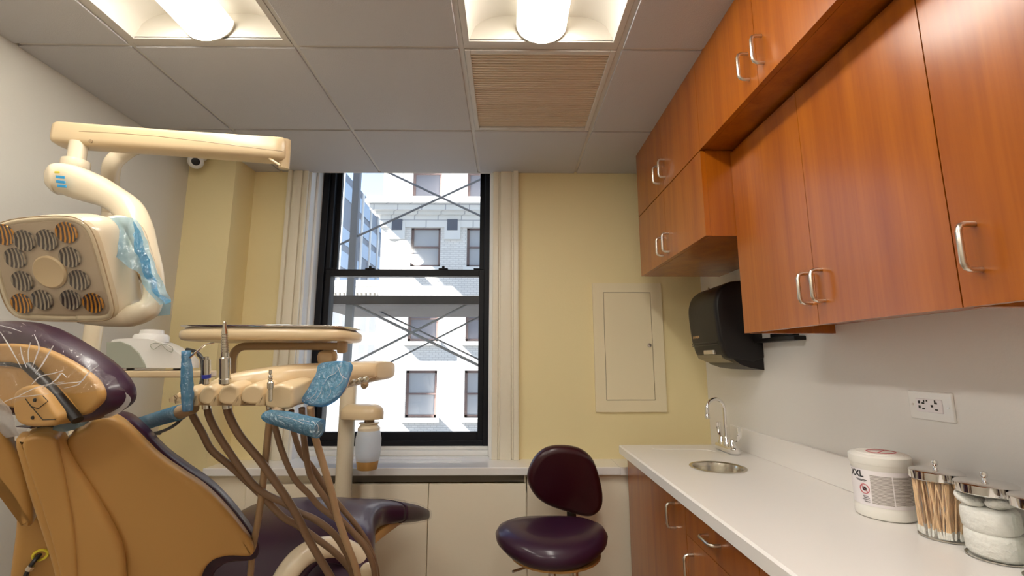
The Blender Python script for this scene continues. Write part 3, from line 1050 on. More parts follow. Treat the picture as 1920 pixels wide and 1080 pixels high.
# gauze pads stacked
glab = ['folded gauze bundle at the bottom of the middle jar', 'folded gauze bundle in the middle of the middle jar', 'loose gauze pad leaning left at the top of the middle jar', 'loose gauze pad leaning right at the top of the middle jar']
for k, (z0, z1, dx, dy, w) in enumerate(((.006, .058, 0, 0, .050), (.059, .106, 0, .001, .0505))):
    bm = B()
    n_ = 40
    rings = []
    hh = z1 - z0
    for f, s in ((0, .90), (.12, .98), (.5, 1.0), (.88, .98), (1, .90)):
        rings.append([j2 + V((dx + w * s * math.cos(2 * PI * q / n_) * (1 + .015 * noise.noise(V((q * .4, k, f)))), dy + w * s * math.sin(2 * PI * q / n_), z0 + hh * f + .003 * math.sin(2 * PI * q / n_ + k))) for q in range(n_)])
    ring_mesh(bm, rings)
    tag(obj('gauze_bundle', bm, 'cotton', None, True, origin=j2 + V((0, 0, z0)), angle=60), glab[k], 'gauze', 'gauze in the middle jar')
for k, (dx, dy, ax) in enumerate(((-.02, .022, .4), (.006, -.022, -.35))):
    bm = B(); bmesh.ops.create_icosphere(bm, subdivisions=3, radius=1)
    for v_ in bm.verts:
        q = v_.co.copy()
        v_.co = j2 + V((dx + q.x * .030, dy + q.y * .024, .122 + q.z * .0145 + q.y * ax * .02 + .003 * noise.noise(q * 2.5)))
    tag(obj('gauze_pad', bm, 'cotton', None, True, origin=j2 + V((dx, dy, .095)), angle=0), glab[2 + k], 'gauze', 'gauze in the middle jar')
for k in range(42):
    a = random.random() * 2 * PI
    rr = .034 * math.sqrt(random.random())
    z = .016 + .115 * (k / 42)
    c = j3 + V((rr * math.cos(a), rr * math.sin(a), z))
    d = V((random.uniform(-1, 1), random.uniform(-1, 1), random.uniform(-.6, .6))).normalized() * .0095
    if (c + d - j3).xy.length > .043 or (c - d - j3).xy.length > .043:
        d *= .5
    bm = B(); tube(bm, [c - d, c - d * .9, c + d * .9, c + d], [.004, .0052, .0052, .004], 8, 0)
    tag(obj('cotton_roll', bm, 'cotton', None, True, origin=c), 'short white cotton roll inside the jar at the right edge', 'cotton roll', 'cotton rolls in the last jar')

# ------------------------------------------------------------------ stool
sc = V((.19, 2.08, 0))
t = thing('operator_stool', 'burgundy vinyl stool with an oval backrest in front of the window wall', 'stool', sc)
bm = B()
rings = []
n_ = 40
for r, z in ((.05, .600), (.17, .600), (.205, .612), (.232, .638), (.236, .658), (.222, .682), (.19, .698), (.13, .704), (.06, .700), (.01, .698)):
    rings.append([V((sc.x + r * 1.0 * math.cos(2 * PI * k / n_), sc.y + r * .92 * math.sin(2 * PI * k / n_), z + .014 * (r / .23) ** 2 * math.cos(2 * PI * k / n_ * 2))) for k in range(n_)])
ring_mesh(bm, rings)
obj('seat', bm, 'purple', t, True, angle=0)
bm = B(); lathe(bm, (sc.x + .015, sc.y, .585), [(.12, 0), (.19, .008), (.19, .016)], 32); obj('seat_pan', bm, 'tan', t, True)
bm = B()
n3 = V((-.10, 1, .22)).normalized()
pl = P(1062, 905, 2.22)
ol = [(990, 905), (993, 880), (1008, 855), (1030, 841), (1060, 838), (1090, 844), (1112, 862), (1124, 892), (1131, 925), (1129, 952), (1115, 967), (1098, 970), (1066, 962), (1030, 950), (1005, 933)]
puff(bm, [on_plane(x, y, pl, n3) for x, y in ol], n3, [(.028, -.012), (.012, -.008), (.003, .004), (0, .02), (.003, .034), (.015, .046), (.04, .052)], 4)
obj('backrest', bm, 'burg', t, True, angle=0)
bm = B()
tube(bm, [P(1071, 940, 2.30), P(1072, 985, 2.28), V((sc.x + .11, sc.y + .17, .585)), V((sc.x + .05, sc.y + .06, .578))], .012, 10, 5, flat=2.0)
obj('back_support', bm, 'blackm', t, True)
bm = B(); lathe(bm, (sc.x, sc.y, 0), [(.028, .12), (.028, .40), (.018, .41), (.018, .57), (.022, .575), (.022, .59)], 20); obj('gas_lift', bm, 'chrome', t, True)
bm = B(); lathe(bm, (sc.x + .10, sc.y + .02, 0), [(.014, .38), (.014, .585)], 14); obj('tilt_rod', bm, 'nickel', t, True)
bm = B(); tube(bm, [(sc.x - .02, sc.y - .02, .575), (sc.x - .13, sc.y - .10, .575), (sc.x - .165, sc.y - .13, .578)], .005, 8, 3); obj('lever', bm, 'nickel', t, True)
for k in range(5):
    a = 2 * PI * k / 5 + .3
    e_ = V((sc.x + .27 * math.cos(a), sc.y + .27 * math.sin(a), .075))
    bm = B(); tube(bm, [(sc.x, sc.y, .125), (sc.x + .1 * math.cos(a), sc.y + .1 * math.sin(a), .12), e_], [.03, .024, .016], 10, 3)
    lg = obj('leg', bm, 'chrome', t, True)
    bm = B(); lathe(bm, e_ + V((-.012, 0, -.047)), [(.018, 0), (.027, .004), (.027, .02), (.018, .024)], 18, V((1, 0, 0)))
    obj('caster', bm, 'blackm', lg, True)

# ------------------------------------------------------------------ the dental chair (seen from behind)
dc = V((-.62, 1.55, 0))
t = chair = thing('dental_chair', 'tan and purple reclining dental chair with plastic-wrapped headrest', 'dental chair', dc)
nb = V((.42, .90, .10)).normalized()           # away from us, through the backrest
A = P(100, 810, .95)
Bq = P(480, 1030, 1.22)
Cq = P(120, 1080, 1.00)
nb = (Bq - A).cross(Cq - A).normalized()
if nb.y < 0:
    nb = -nb
def ob_(pts, off=0.0):
    return [on_plane(x, y, A + nb * off, nb) for x, y in pts]
shell = [(124, 832), (138, 815), (158, 806), (172, 793), (188, 787), (208, 785), (232, 797), (262, 825), (300, 862), (345, 893), (392, 925), (436, 970), (468, 1012), (478, 1030), (474, 1042), (462, 1046), (430, 1045), (402, 1052), (385, 1070), (375, 1100), (365, 1150), (240, 1170), (234, 1060), (214, 997), (178, 940), (144, 890), (124, 856)]
bm = B(); puff(bm, ob_(shell), nb, [(.012, 0), (.005, .0015), (.0015, .005), (0, .011), (0, .035)], 4)
obj('back_shell', bm, 'tan', t, True, angle=0)
cush = [(120, 845), (150, 830), (185, 800), (215, 786), (245, 790), (275, 815), (312, 853), (355, 885), (402, 918), (446, 964), (478, 1008), (487, 1028), (484, 1044), (470, 1053), (432, 1056), (412, 1066), (400, 1085), (390, 1150), (250, 1170), (180, 980)]
bm = B(); puff(bm, ob_(cush, .036), nb, [(.006, 0), (.001, .004), (0, .012), (0, .045), (.006, .06), (.02, .072), (.05, .08)], 4)
obj('back_cushion', bm, 'purple', t, True, angle=0)
spine = [(27, 828), (60, 822), (100, 819), (116, 834), (139, 876), (178, 935), (213, 996), (232, 1045), (236, 1110), (236, 1170), (118, 1180), (100, 1080), (75, 1000), (52, 930), (38, 880)]
bm = B(); puff(bm, ob_(spine, -.022), nb, rounded(.06, .012), 3)
obj('back_spine', bm, 'tan', t, True, angle=0)
ridge = [(100, 822), (112, 850), (128, 930), (140, 1010), (146, 1100), (150, 1170), (126, 1170), (112, 1080), (92, 1000), (70, 930), (50, 870), (44, 826)]
bm = B(); puff(bm, ob_(ridge, -.028), nb, rounded(.028, .006), 3)
obj('spine_ridge', bm, 'tan', t, True, angle=0)
wing = [(-120, 770), (-20, 800), (20, 835), (44, 880), (58, 935), (60, 985), (40, 990), (20, 965), (0, 930), (-60, 890)]
bm = B(); puff(bm, ob_(wing, .03), nb, rounded(.05, .014), 4)
obj('left_wing', bm, 'tan', t, True, angle=0)
low = [(34, 955), (70, 965), (105, 1010), (130, 1100), (130, 1180), (10, 1180), (16, 1090), (26, 1010)]
bm = B(); puff(bm, ob_(low, .09), nb, rounded(.05, .014), 4)
obj('lower_cover', bm, 'tan', t, True, angle=0)
c = on_plane(70, 1054, A + nb * -.034, nb)
cq = P(70, 1054, 1.02)
bm = B()
u_, w_ = frame_of(nb)
pr = [cq + (u_ * math.cos(2 * PI * k / 20) + w_ * math.sin(2 * PI * k / 20)) * .012 for k in range(21)]
tube(bm, pr, .003, 6, 0)
c_ = cq
# the yellow ring belongs to the lower cover, pulled onto its face
off = (A + nb * .088 - cq).dot(nb)
bmesh.ops.translate(bm, vec=nb * off, verts=bm.verts)
obj('cable_grommet', bm, 'yellow', t, True)
bm = B(); q0 = cq + nb * (off - .004)
tube(bm, [q0 + nb * .01, q0 - nb * .012 + cR * -.01 + cU * -.004, q0 - nb * .016 + cR * -.026 + cU * -.03, q0 - nb * .012 + cR * -.034 + cU * -.07], .0045, 8, 5)
obj('cable', bm, 'cord', t, True)
bm = B(); tube(bm, [q0 - nb * .014 + cR * -.014 + cU * -.012, q0 - nb * .016 + cR * -.02 + cU * -.02], .007, 8, 0)
obj('cable_plug', bm, 'nickel', t, True)
# steel bar that carries the headrest
A2 = P(70, 805, .93)
bm = B()
s0 = P(62, 812, .955)
ux, uy, uz = cR, cF, cU
def obox(bm, c, a, b, d, ex, bev=.003):
    r = bmesh.ops.create_cube(bm, size=1)['verts']
    for v_ in r:
        q = v_.co.copy()
        v_.co = c + a * q.x * ex[0] + b * q.y * ex[1] + d * q.z * ex[2]
    if bev:
        bmesh.ops.bevel(bm, geom=list(set(e for v_ in r for e in v_.link_edges)), offset=bev, segments=2, profile=.5, affect='EDGES')
    return bm
obox(bm, s0 + cU * .004, (cR + cU * -.05).normalized(), cF, cU, (.034, .045, .030))
obj('headrest_bar', bm, 'chrome', t)
bm = B(); obox(bm, P(95, 800, .99), (cR + cU * .1).normalized(), cF, cU, (.075, .05, .012)); 
tube(bm, [P(80, 803, .97), P(130, 802, 1.0), P(165, 795, 1.03), P(180, 785, 1.06)], .006, 8, 5)
obj('back_top_trim', bm, 'blackm', t, True)
# headrest: purple pad with a tan back plate
nh = (V((0, 1, 0)) * .93 + V((.25, 0, 0)) + V((0, 0, .12))).normalized()
H0 = P(100, 705, .93)
def oh(pts, off=0.0):
    return [on_plane(x, y, H0 + nh * off, nh) for x, y in pts]
pad = [(-90, 615), (-40, 604), (0, 604), (40, 609), (75, 624), (115, 648), (155, 675), (185, 703), (203, 732), (205, 757), (193, 776), (165, 790), (120, 797), (70, 790), (0, 770), (-70, 720)]
bm = B(); puff(bm, oh(pad), nh, [(.03, -.012), (.012, -.010), (.003, -.002), (0, .012), (0, .04), (.006, .055), (.022, .066), (.05, .07)], 4)
hp = obj('headrest_pad', bm, 'purple', t, True, angle=0)
plate = [(-80, 655), (-30, 646), (20, 645), (60, 650), (95, 662), (135, 684), (168, 708), (184, 732), (184, 752), (170, 768), (150, 780), (100, 782), (40, 770), (-50, 740)]
bm = B(); puff(bm, oh(plate, -.026), nh, rounded(.016, .006), 4)
obj('headrest_plate', bm, 'tan', t, True, angle=0)
bm = B(); tube(bm, oh([(52, 686), (88, 720), (120, 756), (146, 788)], -.036), .0105, 12, 4, flat=.8); tube(bm, oh([(-20, 682), (20, 683), (60, 692)], -.03), .004, 8, 3)
obj('hinge_bar', bm, 'blackp', t, True)
brk = [(22, 745), (34, 728), (56, 724), (74, 738), (92, 760), (106, 781), (100, 797), (85, 801), (45, 800), (26, 785)]
bm = B(); puff(bm, oh(brk, -.062), nh, rounded(.045, .008), 3)
bk = obj('headrest_bracket', bm, 'tan', t, True, angle=0)
bm = B()
tube(bm, oh([(48, 748), (58, 762), (72, 766), (90, 752), (80, 742)], -.0625), .0008, 5, 0)
tube(bm, oh([(52, 754), (80, 787), (104, 786)], -.0625), .0008, 5, 0)
for q in ((66, 750), (62, 783)):
    lathe(bm, oh([q], -.062)[0], [(.0038, 0), (.003, -.002)], 12, nh)
obj('bracket_screw', bm, 'dark_hole', bk, True)
# wrap over the headrest
bm = B()
sheet(bm, oh([(-60, 596), (0, 598), (50, 603), (100, 632), (160, 668), (205, 700), (240, 735)], -.04), oh([(-60, 700), (0, 745), (20, 757), (60, 744), (110, 738), (160, 736), (205, 728)], -.08), 60, 26, .006, 30, 1, 0.0, nh * -1)
obj('plastic_wrap', bm, 'clear', hp, True, angle=0)
bm = B()
sheet(bm, oh([(170, 690), (205, 700), (240, 742), (232, 770), (212, 782), (170, 786)], .03), oh([(165, 720), (190, 745), (200, 765), (190, 775), (170, 782), (150, 790)], .01), 30, 8, .006, 30, 2, 0, nh * -1)
obj('plastic_wrap', bm, 'milk', hp, True, angle=0, label='clouded hanging end of the wrap')
bm = B()
sheet(bm, oh([(-30, 740), (0, 748), (14, 756)], -.05), oh([(-40, 790), (-10, 820), (42, 816)], -.01), 20, 12, .006, 25, 3, 0, nh * -1)
obj('plastic_wrap', bm, 'milk', hp, True, angle=0, label='clouded lower end of the wrap')
bm = B()
sheet(bm, oh([(105, 796), (125, 784), (165, 786)], .0), oh([(100, 806), (130, 808), (160, 797)], .02), 12, 6, .003, 25, 5, 0, nh * -1)
obj('plastic_wrap', bm, 'bluel', hp, True, angle=0, label='pale blue strip of wrap')
bm = B()
for a_ in ([(64, 627), (73, 650), (68, 668), (60, 690)], [(100, 648), (88, 668), (78, 685), (66, 700)], [(57, 642), (53, 660), (54, 680)], [(38, 650), (42, 670), (50, 690)],
           [(0, 757), (30, 745), (60, 742), (90, 738)], [(30, 745), (60, 730), (85, 722), (120, 716)], [(96, 722), (130, 718), (152, 715), (165, 700), (185, 685)], [(120, 728), (145, 722), (155, 712)],
           [(0, 610), (20, 615), (40, 622)], [(0, 622), (18, 650), (40, 690)], [(80, 728), (105, 712), (115, 700), (125, 708)], [(60, 720), (75, 706), (100, 700), (118, 695)]):
    tube(bm, oh(a_, -.088), [.0006] + [.0014] * (len(a_) - 2) + [.0005], 5, 5, flat=.5)
obj('wrap_crease_glint', bm, 'milk', hp, True, angle=0)  # highlights on the wrap's folds, drawn as thin pale tubes

# seat and leg rest
def rr_sec(L, R, th, up, rad=.35, n=28, crown=.012):
    """rounded cross-section between two edge points; superellipse"""
    c = (L + R) / 2
    a = (R - L) / 2
    out = []
    for k in range(n):
        an = 2 * PI * k / n
        cx_, sy_ = math.cos(an), math.sin(an)
        e_ = .45
        x = math.copysign(abs(cx_) ** e_, cx_)
        y = math.copysign(abs(sy_) ** e_, sy_)
        out.append(c + a * x + up * (th / 2 * y + (crown * (1 - x * x) if y > 0 else 0)))
    return out
def lofted(secs, sm=5):
    k = len(secs[0])
    cols = [smooth_path([s[j] for s in secs], sm) for j in range(k)]
    return [[cols[j][i] for j in range(k)] for i in range(len(cols[0]))]
dn = V((0, 0, -1))
up1 = V((-.1, -.35, .93)).normalized()
L_ = [((330, 1190), 1.42), ((372, 1075), 1.50), ((420, 1000), 1.66), ((470, 966), 1.86), ((540, 957), 2.02), ((600, 960), 2.16), ((640, 963), 2.28), ((668, 962), 2.38)]
R__ = [((640, 1250), 1.34), ((680, 1120), 1.42), ((702, 1030), 1.54), ((705, 985), 1.70), ((722, 968), 1.82), ((762, 962), 1.92), ((792, 963), 2.02), ((806, 965), 2.10)]
ups = [V((0, -.75, .65)), V((0, -.65, .75)), V((0, -.5, .86)), V((0, -.25, .97)), V((0, -.05, 1)), V((0, 0, 1)), V((0, 0, 1)), V((0, 0, 1))]
ths = [.12, .12, .12, .12, .105, .09, .075, .055]
secs = []
for (l, dl), (r, dr), u_, th in zip(L_, R__, ups, ths):
    secs.append(rr_sec(P(*l, dl), P(*r, dr), th, u_.normalized()))
bm = B(); ring_mesh(bm, lofted(secs[:6], 5)); obj('seat_cushion', bm, 'purple', t, True, angle=0)
bm = B(); ring_mesh(bm, lofted([rr_sec(P(*L_[i][0], L_[i][1]), P(*R__[i][0], R__[i][1]), ths[i] + .004, V((0, 0, 1))) for i in (5, 6, 7)], 6)); lgs = obj('foot_cushion', bm, 'purple', t, True, angle=0)
secs2 = [rr_sec(P(*L_[i][0], L_[i][1]) + cR * -.006, P(*R__[i][0], R__[i][1]) + cR * .008, ths[i] + .016, V((0, 0, 1))) for i in (5, 6, 7)]
rg = lofted(secs2, 8)
for i, r in enumerate(rg):
    for j, p_ in enumerate(r):
        r[j] = p_ + V((0, 0, 1)) * .006 * noise.noise(p_ * 40) + cR * .004 * noise.noise(p_ * 60)
bm = B(); ring_mesh(bm, rg, cap0=False); obj('foot_cover', bm, 'clear', lgs, True, angle=0, label='clear plastic sleeve over the foot end')
bm = B()
secs3 = [rr_sec(P(x0_, y0_, d0), P(x1_, y1_, d1), th, V((0, 0, 1)), n=20) for (x0_, y0_, d0, x1_, y1_, d1, th) in ((600, 1010, 1.85, 700, 1015, 1.75, .05), (640, 990, 2.0, 735, 988, 1.88, .05), (668, 975, 2.15, 758, 975, 1.98, .03))]
ring_mesh(bm, lofted(secs3, 4)); obj('leg_rest_frame', bm, 'tan', t, True)
bm = B()
box(bm, (-.86, 1.30, 0), (-.36, 1.95, .10), .03, 3)
box(bm, (-.74, 1.42, .10), (-.50, 1.80, .42), .03, 3)
obj('base', bm, 'tan', t, True)
bm = B(); obox(bm, P(430, 1250, 1.45), cR, (cF + V((0, 0, .0))).normalized(), V((0, 0, 1)), (.42, .5, .08), .02)
obj('seat_frame', bm, 'tan', t, True)
# armrest hoop
bm = B()
tube(bm, [P(505, 1180, 1.30), P(522, 1110, 1.31), P(545, 1066, 1.33), P(578, 1036, 1.37), P(618, 1026, 1.42), P(655, 1034, 1.46), P(680, 1058, 1.48), P(690, 1110, 1.46), P(690, 1180, 1.44)], .026, 14, 6, flat=1.25)
obj('armrest', bm, 'creaml', t, True, angle=0)
bm = B()
tube(bm, [P(560, 1085, 1.35), P(590, 1052, 1.38), P(618, 1046, 1.41), P(648, 1055, 1.44), P(662, 1085, 1.44)], .014, 10, 6)
obj('armrest_liner', bm, 'purple', t, True, angle=0)
bm = B()
lathe(bm, P(689, 1072, 1.36), [(.001, -.012), (.018, -.010), (.026, -.004), (.028, .006), (.02, .012)], 24, -cF, sx=.8)
obj('armrest_pivot', bm, 'creaml', t, True)

# ------------------------------------------------------------------ the operating light
t = light = thing('dental_light', 'cream dental operating light on an arm with twelve reflectors', 'dental light', P(165, 700, 1.70) * 1.0)
light.location.z = 0
pb = V((P(165, 690, 1.70).x, P(165, 690, 1.70).y, 0))
bm = B()
pz = 2.085
tube(bm, [(pb.x, pb.y, .03), (pb.x, pb.y, 1.0), (pb.x, pb.y, 1.85), (pb.x, pb.y, 1.98), P(208, 318, 1.70), P(228, 290, 1.70), P(262, 273, 1.70), P(330, 269, 1.69), P(420, 274, 1.665), P(520, 286, 1.62)], .028, 18, 6)
lathe(bm, (pb.x, pb.y, 0), [(.12, 0), (.12, .02), (.10, .03), (.03, .04)], 28)
obj('pole', bm, 'creaml', t, True, angle=60)
# spring arm
e0, e1 = P(118, 254, 1.50), P(522, 283, 1.60)
ad_ = (e1 - e0).normalized()
au = V((0, 0, 1)) - ad_ * ad_.z
an_ = ad_.cross(au).normalized()
def arm_sec(c, h, w):
    return rr_sec(c - an_ * w, c + an_ * w, h, au, n=24, crown=0)
bm = B()
ring_mesh(bm, [arm_sec(e0 - ad_ * .018, .05, .020), arm_sec(e0 - ad_ * .012, .068, .032), arm_sec(e0, .076, .036), arm_sec(e0.lerp(e1, .5), .074, .036), arm_sec(e1, .082, .038), arm_sec(e1 + ad_ * .02, .082, .038), arm_sec(e1 + ad_ * .03, .06, .03)])
obj('spring_arm', bm, 'cream', t, True, angle=50)
bm = B()
tube(bm, [P(148, 246, 1.447), P(300, 256, 1.48), P(530, 284, 1.545)], .0012, 5, 3)
lathe(bm, P(171, 265, 1.447), [(.006, 0), (.006, -.003), (.003, -.004)], 14, cF)
obj('arm_seam', bm, 'creamd', t, True)
bm = B(); tube(bm, [P(535, 262, 1.60), P(534, 288, 1.60), P(532, 316, 1.60)], .018, 14, 4); tube(bm, [P(505, 297, 1.57), P(525, 310, 1.56)], .004, 8, 0)
obj('elbow', bm, 'cream', t, True)
bm = B(); ax_ = (P(145, 330, 1.42) - P(148, 262, 1.48)).normalized(); bs = P(148, 268, 1.49)
lathe(bm, bs, [(.024, 0), (.024, .06), (.036, .062), (.037, .068), (.037, .095), (.034, .10)], 24, V((0, 0, -1)))
obj('swivel', bm, 'creaml', t, True)
# yoke: swan-neck arm from the swivel down behind the lamp head
ypts = [(100, 336, 1.38), (130, 338, 1.40), (168, 352, 1.40), (205, 368, 1.38), (238, 390, 1.35), (258, 425, 1.32), (270, 465, 1.30), (283, 510, 1.28), (296, 560, 1.27)]
wd = [.042, .048, .046, .037, .034, .031, .028, .025, .016]
fl = [.62] * 9
secs = []
q = [P(*a) for a in ypts]
for i, p_ in enumerate(q):
    tt = (q[min(i + 1, 8)] - q[max(i - 1, 0)]).normalized()
    sd_ = (cF - tt * tt.dot(cF)).normalized()
    uu = tt.cross(sd_)
    w = wd[i]
    secs.append([p_ + sd_ * w * 1.15 * math.copysign(abs(math.cos(2 * PI * k / 20)) ** .7, math.cos(2 * PI * k / 20)) + uu * w * math.copysign(abs(math.sin(2 * PI * k / 20)) ** .7, math.sin(2 * PI * k / 20)) for k in range(20)])
c0 = sum(secs[0], V()) / 20
secs.insert(0, [c0 + (p_ - c0) * .5 - (q[1] - q[0]).normalized() * .016 for p_ in secs[0]])
bm = B(); ring_mesh(bm, lofted(secs, 5)); obj('yoke_arm', bm, 'creaml', t, True, angle=0)
bm = B()
for (x, y) in ((113, 332), (114, 341), (116, 349)):
    obox(bm, P(x, y, 1.333), (cR + cU * -.1).normalized(), cF, cU, (.026, .003, .008), .001)
yk = obj('sticker', bm, 'sticker', t)
obj('sticker', obox(B(), P(107, 323, 1.336), cR, cF, cU, (.014, .003, .006), .001), 'yellow', t)
# lamp head: plane across the view, its bottom tilted away
K = P(98, 508, 1.10)
hu = cR.copy()
hv = (cU * .228 - cF * .057).normalized()
hn = hu.cross(hv)
if hn.dot(cF) < 0:
    hn = -hn
def oL(pts, off=0.0):
    return [on_plane(x, y, K + hn * off, hn) for x, y in pts]
rim = [(-20, 430), (20, 412), (90, 405), (135, 407), (162, 420), (178, 445), (195, 500), (212, 565), (213, 588), (200, 600), (150, 603), (60, 600), (25, 590), (5, 560), (-12, 500), (-25, 455)]
bm = B()
pts = smooth_path(oL(rim), 4, True)
puff(bm, oL(rim), hn, [(.020, .012), (.012, .0), (.006, -.004), (0, .002), (-.002, .03), (.0, .065), (.010, .10), (.035, .125), (.07, .135)], 4)
hd = obj('lamp_head', bm, 'creaml', t, True, angle=0)
bed = [(-14, 432), (20, 419), (90, 412), (132, 414), (155, 427), (170, 450), (188, 505), (203, 565), (203, 583), (192, 592), (150, 594), (60, 591), (30, 582), (12, 556), (-4, 498), (-16, 455)]
bm = B(); puff(bm, oL(bed, -.001), hn, [(.004, 0), (0, .003), (0, .012)], 4)
obj('reflector_bed', bm, 'refbed', hd, True)
refs = [(8, 440, 1), (46, 451, 0), (88, 450, 0), (125, 436, 1), (29, 484, 0), (131, 482, 0), (42, 527, 0), (148, 525, 0), (41, 569, 1), (79, 562, 0), (133, 562, 0), (175, 568, 1)]
for x, y, am in refs:
    c = oL([(x, y)], -.004)[0]
    bm = B(); lathe(bm, c, [(.0255, 0), (.0245, .003), (.020, .0015), (.012, -.001), (.001, -.002)], 20, hn * -1, sx=1.0)
    obj('reflector', bm, 'amber' if am else 'darkref', hd, True, label='amber reflector' if am else None, origin=c)
c = oL([(95, 510)], -.002)[0]
bm = B(); lathe(bm, c, [(.040, 0), (.040, .003), (.036, .006), (.02, .003), (.001, .002)], 32, hn * -1)
obj('centre_hub', bm, 'cream', hd, True)
bm = B(); puff(bm, oL(rim, -.012), hn, [(.014, .0), (.006, .002), (0, .010), (0, .014)], 4)
lc = obj('lens_cover', bm, 'lens', hd, True)
bm = B(); q_ = smooth_path(oL(rim, -.012), 4, True); tube(bm, q_ + [q_[0]], .0013, 6, 0)
obj('lens_edge', bm, 'creamd', lc, True)
# ring handle on the side and hub behind the head
bm = B()
tube(bm, [P(188, 420, 1.17), P(225, 416, 1.20), P(252, 432, 1.22), P(268, 470, 1.21), P(282, 520, 1.20), P(286, 558, 1.19), P(276, 580, 1.18), P(245, 592, 1.17), P(205, 596, 1.15), P(150, 596, 1.14)], [.012, .018, .020, .018, .018, .022, .028, .028, .022, .014], 14, 6)
obj('handle', bm, 'creaml', hd, True, angle=0)
bm = B()
obox(bm, P(215, 500, 1.24), cR, cF, cU, (.10, .10, .13), .03)
obj('rear_housing', bm, 'creaml', hd, True, angle=60)
bm = B()
sheet(bm, [P(190, 413, 1.15), P(225, 408, 1.16), P(258, 413, 1.17), P(275, 450, 1.17), P(290, 490, 1.17), P(305, 530, 1.17), P(322, 562, 1.17)],
      [P(185, 425, 1.14), P(198, 455, 1.135), P(215, 480, 1.13), P(240, 500, 1.13), P(258, 512, 1.13), P(275, 545, 1.14), P(300, 572, 1.15)], 40, 14, .004, 30, 4, 0, -cF)
obj('barrier_film', bm, 'bluel', hd, True, angle=0)
bm = B()
sheet(bm, [P(255, 415, 1.16), P(268, 450, 1.16), P(284, 500, 1.16), P(300, 545, 1.16), P(322, 566, 1.16)],
      [P(246, 440, 1.14), P(256, 470, 1.14), P(270, 510, 1.14), P(284, 540, 1.15), P(312, 571, 1.15)], 30, 8, .005, 40, 6, 0, -cF)
obj('barrier_film', bm, 'blue', hd, True, angle=0)
bm = B(); sheet(bm, [P(272, 552, 1.2), P(300, 560, 1.2), P(322, 562, 1.2)], [P(270, 588, 1.2), P(295, 592, 1.2), P(318, 590, 1.2)], 12, 8, .004, 30, 9, 0, -cF)
obj('barrier_film', bm, 'bluel', hd, True, angle=0)

# ------------------------------------------------------------------ delivery unit with instruments
t = unit = thing('delivery_unit', 'cream instrument delivery unit hanging with brown hoses in front of the window', 'delivery unit', (-.55, 1.25, 1.2))
def usec(x, yt, yb, d, dep, n=20):
    a, b = P(x, yt, d), P(x, yb, d)
    c = (a + b) / 2 + cF * dep / 2
    h = (a - b).length / 2
    fwd = V((cF.x, cF.y, 0)).normalized()
    out = []
    for k in range(n):
        an = 2 * PI * k / n
        cx_, sy_ = math.cos(an), math.sin(an)
        out.append(c + fwd * dep / 2 * math.copysign(abs(cx_) ** .5, cx_) + V((0, 0, 1)) * h * math.copysign(abs(sy_) ** .55, sy_))
    return out
bm = B()
ring_mesh(bm, lofted([usec(392, 724, 745, 1.12, .10), usec(400, 716, 755, 1.11, .16), usec(450, 706, 762, 1.12, .22), usec(520, 699, 766, 1.14, .26), usec(570, 696, 758, 1.18, .26), usec(640, 692, 741, 1.24, .26), usec(695, 690, 728, 1.30, .24), usec(705, 694, 722, 1.32, .20), usec(708, 702, 714, 1.33, .12)], 5))
obj('head', bm, 'cream', t, True, angle=0)
bm = B()
ring_mesh(bm, lofted([usec(352, 757, 764, 1.08, .10), usec(372, 756, 771, 1.08, .14), usec(450, 757, 773, 1.08, .16), usec(530, 757, 773, 1.09, .16), usec(553, 755, 768, 1.10, .12)], 4))
obj('hose_tray', bm, 'creamd', t, True, angle=0)
for (xa, xb, yt, yb) in ((333, 344, 735, 752), (345, 378, 724, 757), (380, 414, 721, 757), (416, 456, 718, 757), (458, 500, 718, 756), (503, 555, 718, 765)):
    bm = B()
    w = (xb - xa)
    ol = [(xa, yb - 8), (xa + 1, yt + 14), (xa + w * .25, yt + 4), (xa + w * .6, yt), (xb - 2, yt + 6), (xb, yt + 18), (xb - 1, yb - 5), (xb - w * .3, yb), (xa + w * .3, yb - 1)]
    puff(bm, [P(x, y, 1.085) for x, y in ol], cF, [(.006, -.016), (.0025, -.014), (.0005, -.009), (0, -.002), (.0, .02), (.002, .06), (.006, .10), (.010, .12)], 4)
    obj('holder', bm, 'cream', t, True, angle=0)
for xn in (379, 415, 457, 501):
    bm = B()
    puff(bm, [P(x, y, 1.083) for x, y in ((xn - 15, 757), (xn - 9, 746), (xn - 1, 737), (xn + 2, 748), (xn + 1, 758))], cF, [(.003, -.0175), (.001, -.0165), (0, -.012), (0, .04)], 2)
    obj('holder_notch', bm, 'creamn', t, True)  # raised darker wedges stand in for notches between the holders
bm = B()
tube(bm, [P(558, 740, 1.16), P(600, 735, 1.17), P(706, 706, 1.31)], .0013, 5, 5)
obj('seam', bm, 'creamd', t, True)
